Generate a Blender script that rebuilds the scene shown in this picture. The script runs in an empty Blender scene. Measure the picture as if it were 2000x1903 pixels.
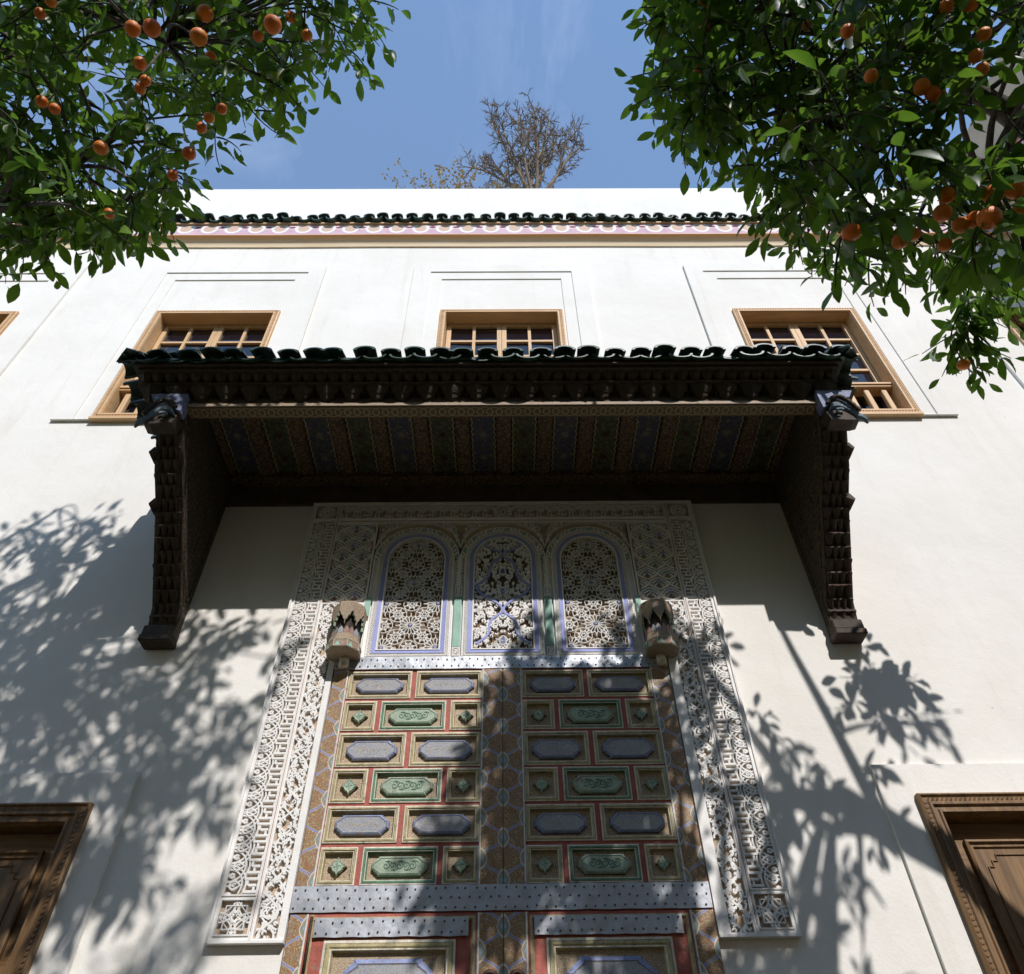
import bpy, bmesh, math, random
from math import sin, cos, pi, radians
from mathutils import Vector, Matrix
import numpy as np

# ------------------------------------------------------------------ camera, sky, sun, exposure
scene = bpy.context.scene
col = scene.collection
CAM_R = Vector((0.999927, -0.002511, -0.011856))
CAM_U = Vector((0.006521, -0.713172, 0.700959))
CAM_F = Vector((0.010215, 0.700985, 0.713103))
cam_data = bpy.data.cameras.new('camera')
cam_data.sensor_width = 36.0
cam_data.lens = 36.0 * 1447.36 / 2000.0
cam_data.clip_start = 0.05
cam_data.clip_end = 2000.0
cam = bpy.data.objects.new('camera', cam_data)
m = Matrix.Identity(4)
for i, a in enumerate((CAM_R, CAM_U, -CAM_F)):
    for j in range(3):
        m[j][i] = a[j]
m.translation = Vector((0, -4.0, 1.5))
cam.matrix_world = m
col.objects.link(cam)
scene.camera = cam

TO_SUN = Vector((0.34, -1.0, 0.93)).normalized()
SUN_EL = math.asin(TO_SUN.z)
SUN_AZ = math.atan2(TO_SUN.x, TO_SUN.y)          # clockwise from +Y
world = bpy.data.worlds.new('World')
scene.world = world
world.use_nodes = True
wn = world.node_tree
for n in list(wn.nodes):
    wn.nodes.remove(n)
sky = wn.nodes.new('ShaderNodeTexSky')
sky.sky_type = 'NISHITA'
sky.sun_disc = False
sky.sun_elevation = SUN_EL
sky.sun_rotation = SUN_AZ
sky.altitude = 450
sky.air_density = 1.5
sky.dust_density = 0.15
sky.ozone_density = 1.2
geo = wn.nodes.new('ShaderNodeTexCoord')
mapn = wn.nodes.new('ShaderNodeMapping')
mapn.inputs['Scale'].default_value = (1.9, 1.0, 0.9)
mapn.inputs['Rotation'].default_value = (0.2, 0.1, 0.35)
wn.links.new(geo.outputs['Generated'], mapn.inputs['Vector'])
cl = wn.nodes.new('ShaderNodeTexNoise')
cl.inputs['Scale'].default_value = 3.2
cl.inputs['Detail'].default_value = 7
cl.inputs['Roughness'].default_value = 0.62
cl.inputs['Distortion'].default_value = 0.6
wn.links.new(mapn.outputs['Vector'], cl.inputs['Vector'])
cr = wn.nodes.new('ShaderNodeValToRGB')
cr.color_ramp.elements[0].position = 0.50
cr.color_ramp.elements[0].color = (0.18, 0.18, 0.18, 1)
cr.color_ramp.elements[1].position = 0.80
cr.color_ramp.elements[1].color = (0.36, 0.36, 0.36, 1)
wn.links.new(cl.outputs['Fac'], cr.inputs['Fac'])
mx = wn.nodes.new('ShaderNodeMix')
mx.data_type = 'RGBA'
mx.inputs[7].default_value = (5.0, 5.6, 7.2, 1)
wn.links.new(cr.outputs['Color'], mx.inputs[0])
hs = wn.nodes.new('ShaderNodeHueSaturation')
hs.inputs['Saturation'].default_value = 1.38
hs.inputs['Value'].default_value = 1.0
wn.links.new(sky.outputs['Color'], hs.inputs['Color'])
wn.links.new(hs.outputs['Color'], mx.inputs[6])
bg = wn.nodes.new('ShaderNodeBackground')
bg.inputs['Strength'].default_value = 0.135
wn.links.new(mx.outputs[2], bg.inputs['Color'])
wo = wn.nodes.new('ShaderNodeOutputWorld')
wn.links.new(bg.outputs['Background'], wo.inputs['Surface'])

sun_data = bpy.data.lights.new('sun', 'SUN')
sun_data.energy = 3.2
sun_data.angle = radians(0.53)
sun_data.color = (1.0, 0.965, 0.945)
sun = bpy.data.objects.new('sun', sun_data)
sun.rotation_euler = TO_SUN.to_track_quat('Z', 'Y').to_euler()
sun.location = TO_SUN * 30
col.objects.link(sun)

scene.view_settings.view_transform = 'Standard'
scene.view_settings.look = 'None'
scene.view_settings.gamma = 1.0
scene.view_settings.use_curve_mapping = False
scene.view_settings.exposure = 0.38
scene.render.engine = 'CYCLES'

# ------------------------------------------------------------------ materials
def _mat(name):
    ma = bpy.data.materials.new(name)
    ma.use_nodes = True
    nt = ma.node_tree
    b = nt.nodes['Principled BSDF']
    return ma, nt, b

def mnode(nt, op, a, b=None, c=None):
    n = nt.nodes.new('ShaderNodeMath')
    n.operation = op
    for i, v in enumerate((a, b, c)):
        if v is None:
            continue
        if isinstance(v, (int, float)):
            n.inputs[i].default_value = v
        else:
            nt.links.new(v, n.inputs[i])
    return n.outputs[0]

def mixc(nt, fac, a, b):
    n = nt.nodes.new('ShaderNodeMix')
    n.data_type = 'RGBA'
    for idx, v in ((0, fac), (6, a), (7, b)):
        if isinstance(v, (int, float)):
            n.inputs[idx].default_value = v
        elif isinstance(v, tuple):
            n.inputs[idx].default_value = (v[0], v[1], v[2], 1)
        else:
            nt.links.new(v, n.inputs[idx])
    return n.outputs[2]

def ocoord(nt):
    return nt.nodes.new('ShaderNodeTexCoord').outputs['Object']

def noise(nt, vec, scale, detail=4, rough=0.55, dist=0.0):
    n = nt.nodes.new('ShaderNodeTexNoise')
    n.inputs['Scale'].default_value = scale
    n.inputs['Detail'].default_value = detail
    n.inputs['Roughness'].default_value = rough
    n.inputs['Distortion'].default_value = dist
    if vec is not None:
        nt.links.new(vec, n.inputs['Vector'])
    return n.outputs['Fac']

def stretch(nt, vec, sx, sy, sz):
    n = nt.nodes.new('ShaderNodeMapping')
    n.inputs['Scale'].default_value = (sx, sy, sz)
    nt.links.new(vec, n.inputs['Vector'])
    return n.outputs['Vector']

def ramp(nt, fac, lo, hi):
    n = nt.nodes.new('ShaderNodeMapRange')
    n.inputs[1].default_value = lo
    n.inputs[2].default_value = hi
    nt.links.new(fac, n.inputs[0])
    return n.outputs[0]

def bump(nt, b, height, strength, dist=0.01):
    n = nt.nodes.new('ShaderNodeBump')
    n.inputs['Strength'].default_value = strength
    n.inputs['Distance'].default_value = dist
    nt.links.new(height, n.inputs['Height'])
    nt.links.new(n.outputs['Normal'], b.inputs['Normal'])

def basic(name, c, rough=0.7, var=0.2, scale=9.0, bmp=0.15, bscale=60.0, metal=0.0, c2=None, st=(1, 1, 1), spec=0.4, wear=None):
    ma, nt, b = _mat(name)
    v = stretch(nt, ocoord(nt), *st)
    f = noise(nt, v, scale, 5, 0.6)
    lo = tuple(x * (1 - var) for x in c)
    hi = c2 if c2 else tuple(min(1, x * (1 + var)) for x in c)
    c_ = mixc(nt, ramp(nt, f, 0.3, 0.7), lo, hi)
    if wear:
        wf = noise(nt, v, 26, 7, 0.72)
        wg = noise(nt, v, 4.5, 4, 0.6)
        c_ = mixc(nt, mnode(nt, 'MULTIPLY', ramp(nt, wf, 0.56, 0.63), ramp(nt, wg, 0.38, 0.62)), c_, wear)
        gr = noise(nt, stretch(nt, v, 60, 60, 9), 1.0, 5, 0.6)
        c_ = mixc(nt, mnode(nt, 'MULTIPLY', ramp(nt, gr, 0.5, 0.75), 0.35), c_, tuple(x * 0.45 for x in c))
    nt.links.new(c_, b.inputs['Base Color'])
    b.inputs['Roughness'].default_value = rough
    b.inputs['Metallic'].default_value = metal
    b.inputs['Specular IOR Level'].default_value = spec
    if bmp > 0:
        bump(nt, b, noise(nt, v, bscale, 4), bmp)
    return ma

M = {}
# limewashed plaster with faint trowel patches, hairline scratches and grime
def plaster():
    ma, nt, b = _mat('limewash')
    v = ocoord(nt)
    big = noise(nt, v, 0.9, 5, 0.6, 0.4)
    fine = noise(nt, v, 26, 5, 0.65)
    c = mixc(nt, ramp(nt, big, 0.35, 0.68), (0.79, 0.755, 0.69), (0.855, 0.825, 0.765))
    stain = noise(nt, stretch(nt, v, 3.2, 3.2, 0.42), 1.3, 8, 0.72, 0.8)
    c = mixc(nt, mnode(nt, 'MULTIPLY', ramp(nt, stain, 0.54, 0.8), 0.40), c, (0.60, 0.53, 0.42))
    patch = noise(nt, v, 0.55, 6, 0.7, 1.2)
    c = mixc(nt, mnode(nt, 'MULTIPLY', ramp(nt, patch, 0.60, 0.64), 0.16), c, (0.90, 0.87, 0.83))
    c = mixc(nt, mnode(nt, 'MULTIPLY', ramp(nt, fine, 0.6, 0.85), 0.16), c, (0.6, 0.55, 0.47))
    specks = nt.nodes.new('ShaderNodeTexVoronoi')
    specks.inputs['Scale'].default_value = 4.0
    nt.links.new(v, specks.inputs['Vector'])
    c = mixc(nt, mnode(nt, 'MULTIPLY', mnode(nt, 'LESS_THAN', specks.outputs['Distance'], 0.028), 0.4), c, (0.35, 0.3, 0.24))
    nt.links.new(c, b.inputs['Base Color'])
    b.inputs['Roughness'].default_value = 0.9
    b.inputs['Specular IOR Level'].default_value = 0.2
    h = mnode(nt, 'ADD', mnode(nt, 'MULTIPLY', noise(nt, v, 3.2, 4), 3.2), mnode(nt, 'MULTIPLY', noise(nt, v, 70, 5), 0.5))
    bump(nt, b, h, 0.22, 0.012)
    return ma
M['plaster'] = plaster()
M['tanwall'] = basic('tan_render', (0.50, 0.40, 0.31), 0.9, 0.14, 2.0, 0.25, 40)
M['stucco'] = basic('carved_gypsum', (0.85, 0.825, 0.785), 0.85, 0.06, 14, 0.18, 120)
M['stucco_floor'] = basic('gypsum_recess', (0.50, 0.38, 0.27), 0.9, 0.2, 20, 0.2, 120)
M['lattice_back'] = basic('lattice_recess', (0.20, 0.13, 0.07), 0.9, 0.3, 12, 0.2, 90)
M['blue'] = basic('faded_blue_paint', (0.33, 0.36, 0.66), 0.7, 0.10, 14, 0.1, 90)
M['pale_green'] = basic('faded_green_paint', (0.33, 0.52, 0.43), 0.7, 0.12, 14, 0.1, 90)
M['red_line'] = basic('red_line_paint', (0.36, 0.15, 0.11), 0.7, 0.15, 14, 0.1, 90)
M['soil'] = basic('courtyard_earth', (0.26, 0.165, 0.07), 0.95, 0.35, 0.7, 0.5, 8, c2=(0.15, 0.125, 0.045))
def glazed():
    ma, nt, b = _mat('green_glazed_clay')
    v = ocoord(nt)
    oi = nt.nodes.new('ShaderNodeObjectInfo')
    f = noise(nt, v, 14, 5, 0.65)
    c = mixc(nt, ramp(nt, f, 0.3, 0.72), (0.012, 0.035, 0.026), (0.035, 0.085, 0.06))
    c = mixc(nt, mnode(nt, 'MULTIPLY', oi.outputs['Random'], 0.35), c, (0.05, 0.055, 0.03))
    chip = noise(nt, v, 34, 4, 0.6)
    c = mixc(nt, mnode(nt, 'MULTIPLY', ramp(nt, chip, 0.68, 0.72), 0.6), c, (0.20, 0.13, 0.08))
    nt.links.new(c, b.inputs['Base Color'])
    nt.links.new(mnode(nt, 'ADD', 0.25, mnode(nt, 'MULTIPLY', f, 0.3)), b.inputs['Roughness'])
    bump(nt, b, f, 0.3, 0.01)
    return ma
M['tile'] = glazed()
def wood(name, c1, c2, rough=0.6, st=(30, 30, 2.2), bmp=0.25):
    ma, nt, b = _mat(name)
    v = ocoord(nt)
    f = noise(nt, stretch(nt, v, *st), 1.0, 7, 0.62, 0.6)
    g = noise(nt, v, 3.0, 4)
    c = mixc(nt, ramp(nt, f, 0.3, 0.7), c1, c2)
    c = mixc(nt, mnode(nt, 'MULTIPLY', ramp(nt, g, 0.5, 0.8), 0.4), c, tuple(x * 0.6 for x in c1))
    nt.links.new(c, b.inputs['Base Color'])
    b.inputs['Roughness'].default_value = rough
    bump(nt, b, f, bmp, 0.006)
    return ma
M['honey_v'] = wood('honey_wood_upright', (0.56, 0.34, 0.155), (0.72, 0.48, 0.26))
M['honey_h'] = wood('honey_wood_level', (0.56, 0.34, 0.155), (0.72, 0.48, 0.26), st=(2.2, 30, 30))
M['dark_v'] = wood('walnut_wood_upright', (0.10, 0.052, 0.02), (0.29, 0.165, 0.068), 0.5)
M['dark_h'] = wood('walnut_wood_level', (0.10, 0.052, 0.02), (0.29, 0.165, 0.068), 0.5, st=(2.2, 30, 30))
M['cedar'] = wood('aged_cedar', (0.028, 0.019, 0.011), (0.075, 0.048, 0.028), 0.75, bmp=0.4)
M['cedar_red'] = basic('cedar_red_paint', (0.055, 0.022, 0.012), 0.75, 0.4, 30, 0.3, 90)
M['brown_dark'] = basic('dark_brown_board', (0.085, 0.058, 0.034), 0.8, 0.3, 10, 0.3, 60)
def glass():
    ma, nt, b = _mat('window_glass')
    v = ocoord(nt)
    f = noise(nt, v, 5.0, 3)
    nt.links.new(mixc(nt, f, (0.006, 0.007, 0.012), (0.012, 0.013, 0.022)), b.inputs['Base Color'])
    b.inputs['Roughness'].default_value = 0.03
    b.inputs['Specular IOR Level'].default_value = 0.9
    bump(nt, b, noise(nt, v, 9, 3), 0.12, 0.01)
    return ma
M['glass'] = glass()
def zinc():
    ma, nt, b = _mat('zinc_sheet')
    v = ocoord(nt)
    f = noise(nt, v, 7, 6, 0.65)
    c = mixc(nt, ramp(nt, f, 0.3, 0.7), (0.40, 0.42, 0.46), (0.62, 0.64, 0.68))
    ru = noise(nt, stretch(nt, v, 9, 9, 3), 1.6, 8, 0.72)
    c = mixc(nt, mnode(nt, 'MULTIPLY', ramp(nt, ru, 0.56, 0.75), 0.55), c, (0.27, 0.20, 0.15))
    nt.links.new(c, b.inputs['Base Color'])
    b.inputs['Metallic'].default_value = 0.5
    nt.links.new(mnode(nt, 'ADD', 0.3, mnode(nt, 'MULTIPLY', f, 0.3)), b.inputs['Roughness'])
    bump(nt, b, noise(nt, v, 9, 3), 0.22, 0.02)
    return ma
M['zinc'] = zinc()
M['rivet'] = basic('rusty_nail_head', (0.16, 0.115, 0.08), 0.5, 0.4, 60, 0.1, 100, 0.6)
M['iron'] = basic('rusty_iron', (0.07, 0.04, 0.028), 0.6, 0.4, 40, 0.3, 120, 0.5)
# gate paints
M['gate_red'] = basic('gate_red_paint', (0.40, 0.105, 0.075), 0.6, 0.22, 18, 0.25, 80, wear=(0.27, 0.20, 0.14))
M['gate_cream'] = basic('gate_cream_line', (0.72, 0.66, 0.53), 0.65, 0.2, 30, 0.2, 90, wear=(0.30, 0.24, 0.17))
M['gate_gold'] = basic('gate_olive_gold', (0.44, 0.37, 0.19), 0.55, 0.3, 22, 0.25, 90, wear=(0.27, 0.20, 0.14))
M['gate_green'] = basic('gate_green_paint', (0.13, 0.25, 0.16), 0.55, 0.3, 22, 0.25, 90, wear=(0.27, 0.20, 0.14))
M['gate_blue'] = basic('gate_blue_paint', (0.26, 0.30, 0.48), 0.6, 0.2, 22, 0.2, 90, wear=(0.27, 0.20, 0.14))
M['gate_palegreen'] = basic('gate_pale_green', (0.36, 0.44, 0.33), 0.6, 0.2, 22, 0.2, 90, wear=(0.27, 0.20, 0.14))
M['gate_scroll'] = basic('gate_scroll_green', (0.05, 0.15, 0.09), 0.6, 0.2, 22, 0.0, 90)
M['gate_edge'] = basic('gate_dark_edge', (0.05, 0.03, 0.022), 0.7, 0.3, 22, 0.2, 90)
def fielded(name, c1, c2, c3, scale, thr=0.09):
    """small painted scroll-work: warped cell outlines in two tints on a ground colour"""
    ma, nt, b = _mat(name)
    v = ocoord(nt)
    w = nt.nodes.new('ShaderNodeTexNoise')
    w.inputs['Scale'].default_value = scale * 0.5
    nt.links.new(v, w.inputs['Vector'])
    add = nt.nodes.new('ShaderNodeVectorMath')
    add.operation = 'MULTIPLY_ADD'
    nt.links.new(w.outputs['Color'], add.inputs[0])
    add.inputs[1].default_value = (1.2 / scale,) * 3
    nt.links.new(v, add.inputs[2])
    vo = nt.nodes.new('ShaderNodeTexVoronoi')
    vo.feature = 'DISTANCE_TO_EDGE'
    vo.inputs['Scale'].default_value = scale
    nt.links.new(add.outputs[0], vo.inputs['Vector'])
    vo2 = nt.nodes.new('ShaderNodeTexVoronoi')
    vo2.inputs['Scale'].default_value = scale * 1.3
    nt.links.new(add.outputs[0], vo2.inputs['Vector'])
    g = noise(nt, v, 12, 4)
    c = mixc(nt, ramp(nt, g, 0.3, 0.7), tuple(x * 0.8 for x in c1), c1)
    c = mixc(nt, mnode(nt, 'LESS_THAN', vo.outputs['Distance'], thr), c, c2)
    c = mixc(nt, mnode(nt, 'LESS_THAN', vo2.outputs['Distance'], 0.2), c, c3)
    nt.links.new(c, b.inputs['Base Color'])
    b.inputs['Roughness'].default_value = 0.65
    bump(nt, b, vo.outputs['Distance'], 0.35, 0.004)
    return ma
M['field'] = fielded('carved_field', (0.56, 0.46, 0.31), (0.30, 0.19, 0.12), (0.58, 0.50, 0.43), 110, 0.10)
M['lilac'] = fielded('lilac_field', (0.34, 0.35, 0.39), (0.46, 0.43, 0.38), (0.45, 0.30, 0.14), 58, 0.035)
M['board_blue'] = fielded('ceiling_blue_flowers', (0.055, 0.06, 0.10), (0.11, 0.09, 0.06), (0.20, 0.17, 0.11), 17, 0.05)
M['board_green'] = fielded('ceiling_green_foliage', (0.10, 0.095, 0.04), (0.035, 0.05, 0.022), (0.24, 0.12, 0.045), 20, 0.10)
M['joist'] = fielded('ceiling_ochre_chain', (0.17, 0.105, 0.045), (0.06, 0.03, 0.018), (0.24, 0.18, 0.10), 28, 0.10)
M['bracket_board'] = fielded('bracket_scrolls', (0.055, 0.045, 0.032), (0.13, 0.10, 0.065), (0.08, 0.08, 0.10), 24, 0.07)
M['socket_paint'] = fielded('socket_painted_scrolls', (0.42, 0.32, 0.20), (0.27, 0.19, 0.14), (0.36, 0.36, 0.30), 75, 0.10)
M['socket_rose'] = basic('faded_rose_paint', (0.36, 0.22, 0.18), 0.7, 0.25, 30, 0.2, 80)
M['flower_pale'] = basic('faded_petals', (0.17, 0.15, 0.12), 0.8, 0.3, 22, 0, 70)
M['scroll_blue'] = basic('weathered_blue_green', (0.16, 0.21, 0.25), 0.6, 0.3, 22, 0.3, 70)
M['scroll_plate'] = basic('faded_ultramarine', (0.20, 0.22, 0.33), 0.65, 0.25, 22, 0.3, 70)

def stile_paint(name, P, W):
    """ochre door stile with blue ogee lines and white medallions; x measured from the medallion axis"""
    ma, nt, b = _mat(name)
    v = ocoord(nt)
    sep = nt.nodes.new('ShaderNodeSeparateXYZ')
    nt.links.new(v, sep.inputs[0])
    wob = mnode(nt, 'MULTIPLY', mnode(nt, 'SUBTRACT', noise(nt, v, 18, 2), 0.5), 0.012)
    ax = mnode(nt, 'ADD', mnode(nt, 'ABSOLUTE', sep.outputs[0]), wob)
    z = mnode(nt, 'ADD', sep.outputs[2], wob)
    cz = mnode(nt, 'COSINE', mnode(nt, 'MULTIPLY', z, 2 * pi / P))
    cz = mnode(nt, 'MULTIPLY', cz, mnode(nt, 'SUBTRACT', 1.55, mnode(nt, 'MULTIPLY', mnode(nt, 'MULTIPLY', cz, cz), 0.55)))
    line = mnode(nt, 'ADD', W * 0.5, mnode(nt, 'MULTIPLY', cz, W * 0.40))
    d1 = mnode(nt, 'ABSOLUTE', mnode(nt, 'SUBTRACT', ax, line))
    g = noise(nt, v, 40, 4, 0.6, 1.5)
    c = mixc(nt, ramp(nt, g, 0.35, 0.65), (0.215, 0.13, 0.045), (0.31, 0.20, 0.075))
    g2 = noise(nt, v, 30, 2, 0.5, 2.5)
    c = mixc(nt, mnode(nt, 'LESS_THAN', mnode(nt, 'ABSOLUTE', mnode(nt, 'SUBTRACT', g2, 0.5)), 0.022), c, (0.52, 0.42, 0.25))
    c = mixc(nt, mnode(nt, 'LESS_THAN', mnode(nt, 'ABSOLUTE', mnode(nt, 'SUBTRACT', g2, 0.62)), 0.014), c, (0.25, 0.27, 0.36))
    c = mixc(nt, mnode(nt, 'LESS_THAN', mnode(nt, 'ABSOLUTE', mnode(nt, 'SUBTRACT', g2, 0.40)), 0.012), c, (0.42, 0.13, 0.08))
    c = mixc(nt, mnode(nt, 'LESS_THAN', mnode(nt, 'ABSOLUTE', mnode(nt, 'SUBTRACT', g, 0.5)), 0.018), c, (0.30, 0.11, 0.06))
    c = mixc(nt, mnode(nt, 'LESS_THAN', mnode(nt, 'ADD', d1, mnode(nt, 'MULTIPLY', mnode(nt, 'SINE', mnode(nt, 'MULTIPLY', z, 190)), 0.002)), 0.0085), c, (0.23, 0.26, 0.50))
    d1b = mnode(nt, 'ABSOLUTE', mnode(nt, 'SUBTRACT', d1, 0.0125))
    c = mixc(nt, mnode(nt, 'LESS_THAN', d1b, 0.0018), c, (0.55, 0.50, 0.40))
    def med(xc, ph, c):
        u = mnode(nt, 'DIVIDE', mnode(nt, 'SUBTRACT', ax, xc), 0.034)
        zz = mnode(nt, 'SUBTRACT', mnode(nt, 'FRACT', mnode(nt, 'ADD', mnode(nt, 'DIVIDE', z, P), ph)), 0.5)
        w_ = mnode(nt, 'DIVIDE', mnode(nt, 'MULTIPLY', zz, P), 0.052)
        r = mnode(nt, 'ADD', mnode(nt, 'ABSOLUTE', w_), mnode(nt, 'MULTIPLY', u, u))
        c = mixc(nt, mnode(nt, 'LESS_THAN', r, 1.0), c, (0.62, 0.57, 0.48))
        c = mixc(nt, mnode(nt, 'LESS_THAN', r, 0.78), c, (0.40, 0.24, 0.12))
        c = mixc(nt, mnode(nt, 'LESS_THAN', r, 0.62), c, (0.22, 0.30, 0.25))
        c = mixc(nt, mnode(nt, 'LESS_THAN', r, 0.25), c, (0.34, 0.35, 0.40))
        return c
    c = med(0.0, 0.0, c)
    c = med(W, 0.5, c)
    edge = mnode(nt, 'GREATER_THAN', mnode(nt, 'ABSOLUTE', sep.outputs[0]), W * 10)
    wear = noise(nt, v, 7, 6, 0.7)
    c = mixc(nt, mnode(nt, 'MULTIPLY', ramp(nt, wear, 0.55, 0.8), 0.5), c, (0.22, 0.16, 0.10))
    nt.links.new(c, b.inputs['Base Color'])
    b.inputs['Roughness'].default_value = 0.5
    bump(nt, b, g, 0.2, 0.004)
    return ma
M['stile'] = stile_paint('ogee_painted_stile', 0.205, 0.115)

def frieze_paint():
    ma, nt, b = _mat('painted_frieze')
    v = ocoord(nt)
    sep = nt.nodes.new('ShaderNodeSeparateXYZ')
    nt.links.new(v, sep.inputs[0])
    P = 0.272
    u = mnode(nt, 'MULTIPLY', mnode(nt, 'SUBTRACT', mnode(nt, 'FRACT', mnode(nt, 'DIVIDE', sep.outputs[0], P)), 0.5), P)
    z = sep.outputs[2]
    def rad(du, z0, sz):
        uu = mnode(nt, 'SUBTRACT', u, du)
        zz = mnode(nt, 'MULTIPLY', mnode(nt, 'SUBTRACT', z, z0), sz)
        return mnode(nt, 'SQRT', mnode(nt, 'ADD', mnode(nt, 'MULTIPLY', uu, uu), mnode(nt, 'MULTIPLY', zz, zz)))
    c = mixc(nt, ramp(nt, noise(nt, v, 6, 5), 0.3, 0.7), (0.54, 0.34, 0.41), (0.66, 0.47, 0.53))
    r = rad(0.0, 9.772, 0.85)
    c = mixc(nt, mnode(nt, 'LESS_THAN', r, 0.098), c, (0.80, 0.76, 0.72))
    c = mixc(nt, mnode(nt, 'LESS_THAN', r, 0.066), c, (0.62, 0.44, 0.34))
    r2 = rad(-P / 2, 9.795, 1.5)
    r3 = rad(P / 2, 9.795, 1.5)
    rr = mnode(nt, 'MINIMUM', r2, r3)
    c = mixc(nt, mnode(nt, 'LESS_THAN', rr, 0.060), c, (0.80, 0.76, 0.72))
    c = mixc(nt, mnode(nt, 'LESS_THAN', rr, 0.040), c, (0.26, 0.06, 0.10))
    c = mixc(nt, mnode(nt, 'LESS_THAN', z, 9.622), c, (0.70, 0.62, 0.52))
    nt.links.new(c, b.inputs['Base Color'])
    b.inputs['Roughness'].default_value = 0.8
    return ma
M['frieze'] = frieze_paint()
def cove_shaded_paint():
    ma, nt, b = _mat('cove_shaded_paint')
    v = ocoord(nt)
    sep = nt.nodes.new('ShaderNodeSeparateXYZ')
    nt.links.new(v, sep.inputs[0])
    f = noise(nt, stretch(nt, v, 2, 30, 30), 1.0, 6, 0.6)
    c = mixc(nt, ramp(nt, sep.outputs[1], -0.090, -0.030), (0.78, 0.40, 0.15), (0.88, 0.70, 0.48))  # shaded top and sunlit lower lip of the cove put into the colour
    c = mixc(nt, mnode(nt, 'MULTIPLY', ramp(nt, f, 0.4, 0.7), 0.35), c, (0.60, 0.36, 0.18))
    nt.links.new(c, b.inputs['Base Color'])
    b.inputs['Roughness'].default_value = 0.8
    return ma
M['cove'] = cove_shaded_paint()
M['orange_wood'] = wood('orange_cornice_wood', (0.68, 0.40, 0.19), (0.84, 0.60, 0.36), st=(2, 30, 30))
def ring_paint():
    ma, nt, b = _mat('interlaced_ring_paint')
    v = ocoord(nt)
    sep = nt.nodes.new('ShaderNodeSeparateXYZ')
    nt.links.new(v, sep.inputs[0])
    P = 0.125
    c = mixc(nt, noise(nt, v, 20, 4), (0.08, 0.055, 0.024), (0.14, 0.095, 0.04))
    y = mnode(nt, 'ADD', sep.outputs[1], 0.922)
    for ph in (0.0, 0.5):
        u = mnode(nt, 'MULTIPLY', mnode(nt, 'SUBTRACT', mnode(nt, 'FRACT', mnode(nt, 'ADD', mnode(nt, 'DIVIDE', sep.outputs[0], P), ph)), 0.5), P)
        r = mnode(nt, 'SQRT', mnode(nt, 'ADD', mnode(nt, 'MULTIPLY', u, u), mnode(nt, 'MULTIPLY', mnode(nt, 'MULTIPLY', y, y), 2.2)))
        c = mixc(nt, mnode(nt, 'LESS_THAN', mnode(nt, 'ABSOLUTE', mnode(nt, 'SUBTRACT', r, 0.052)), 0.005), c, (0.27, 0.21, 0.12))
    nt.links.new(c, b.inputs['Base Color'])
    b.inputs['Roughness'].default_value = 0.75
    return ma
M['rings'] = ring_paint()
def leaf_mat():
    ma, nt, b = _mat('citrus_leaf')
    oi = nt.nodes.new('ShaderNodeObjectInfo')
    v = nt.nodes.new('ShaderNodeNewGeometry')
    f = noise(nt, v.outputs['Position'], 9, 3)
    g = noise(nt, v.outputs['Position'], 2.1, 3)
    vo = nt.nodes.new('ShaderNodeTexVoronoi')
    vo.inputs['Scale'].default_value = 8.0
    nt.links.new(v.outputs['Position'], vo.inputs['Vector'])
    sp = nt.nodes.new('ShaderNodeSeparateColor')
    nt.links.new(vo.outputs['Color'], sp.inputs[0])
    c = mixc(nt, sp.outputs[0], (0.020, 0.055, 0.011), (0.050, 0.112, 0.022))
    c = mixc(nt, mnode(nt, 'MULTIPLY', ramp(nt, sp.outputs[1], 0.72, 0.95), 0.8), c, (0.095, 0.135, 0.022))
    c = mixc(nt, mnode(nt, 'MULTIPLY', mnode(nt, 'GREATER_THAN', sp.outputs[2], 0.965), 0.8), c, (0.22, 0.17, 0.03))
    spot = noise(nt, v.outputs['Position'], 70, 3)
    c = mixc(nt, mnode(nt, 'MULTIPLY', ramp(nt, spot, 0.66, 0.74), 0.5), c, (0.08, 0.06, 0.02))
    nt.links.new(c, b.inputs['Base Color'])
    b.inputs['Roughness'].default_value = 0.42
    b.inputs['Specular IOR Level'].default_value = 0.35
    tr = nt.nodes.new('ShaderNodeBsdfTranslucent')
    nt.links.new(mixc(nt, ramp(nt, f, 0.3, 0.7), (0.09, 0.21, 0.016), (0.19, 0.34, 0.03)), tr.inputs['Color'])
    ms = nt.nodes.new('ShaderNodeMixShader')
    ms.inputs[0].default_value = 0.42
    nt.links.new(b.outputs[0], ms.inputs[1])
    nt.links.new(tr.outputs[0], ms.inputs[2])
    nt.links.new(ms.outputs[0], nt.nodes['Material Output'].inputs['Surface'])
    return ma
M['leaf'] = leaf_mat()
M['bark'] = basic('citrus_bark', (0.055, 0.042, 0.03), 0.9, 0.5, 22, 0.9, 30, c2=(0.13, 0.11, 0.085))
M['twig'] = basic('green_twig', (0.05, 0.06, 0.025), 0.8, 0.3, 22, 0.2, 60)
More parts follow.
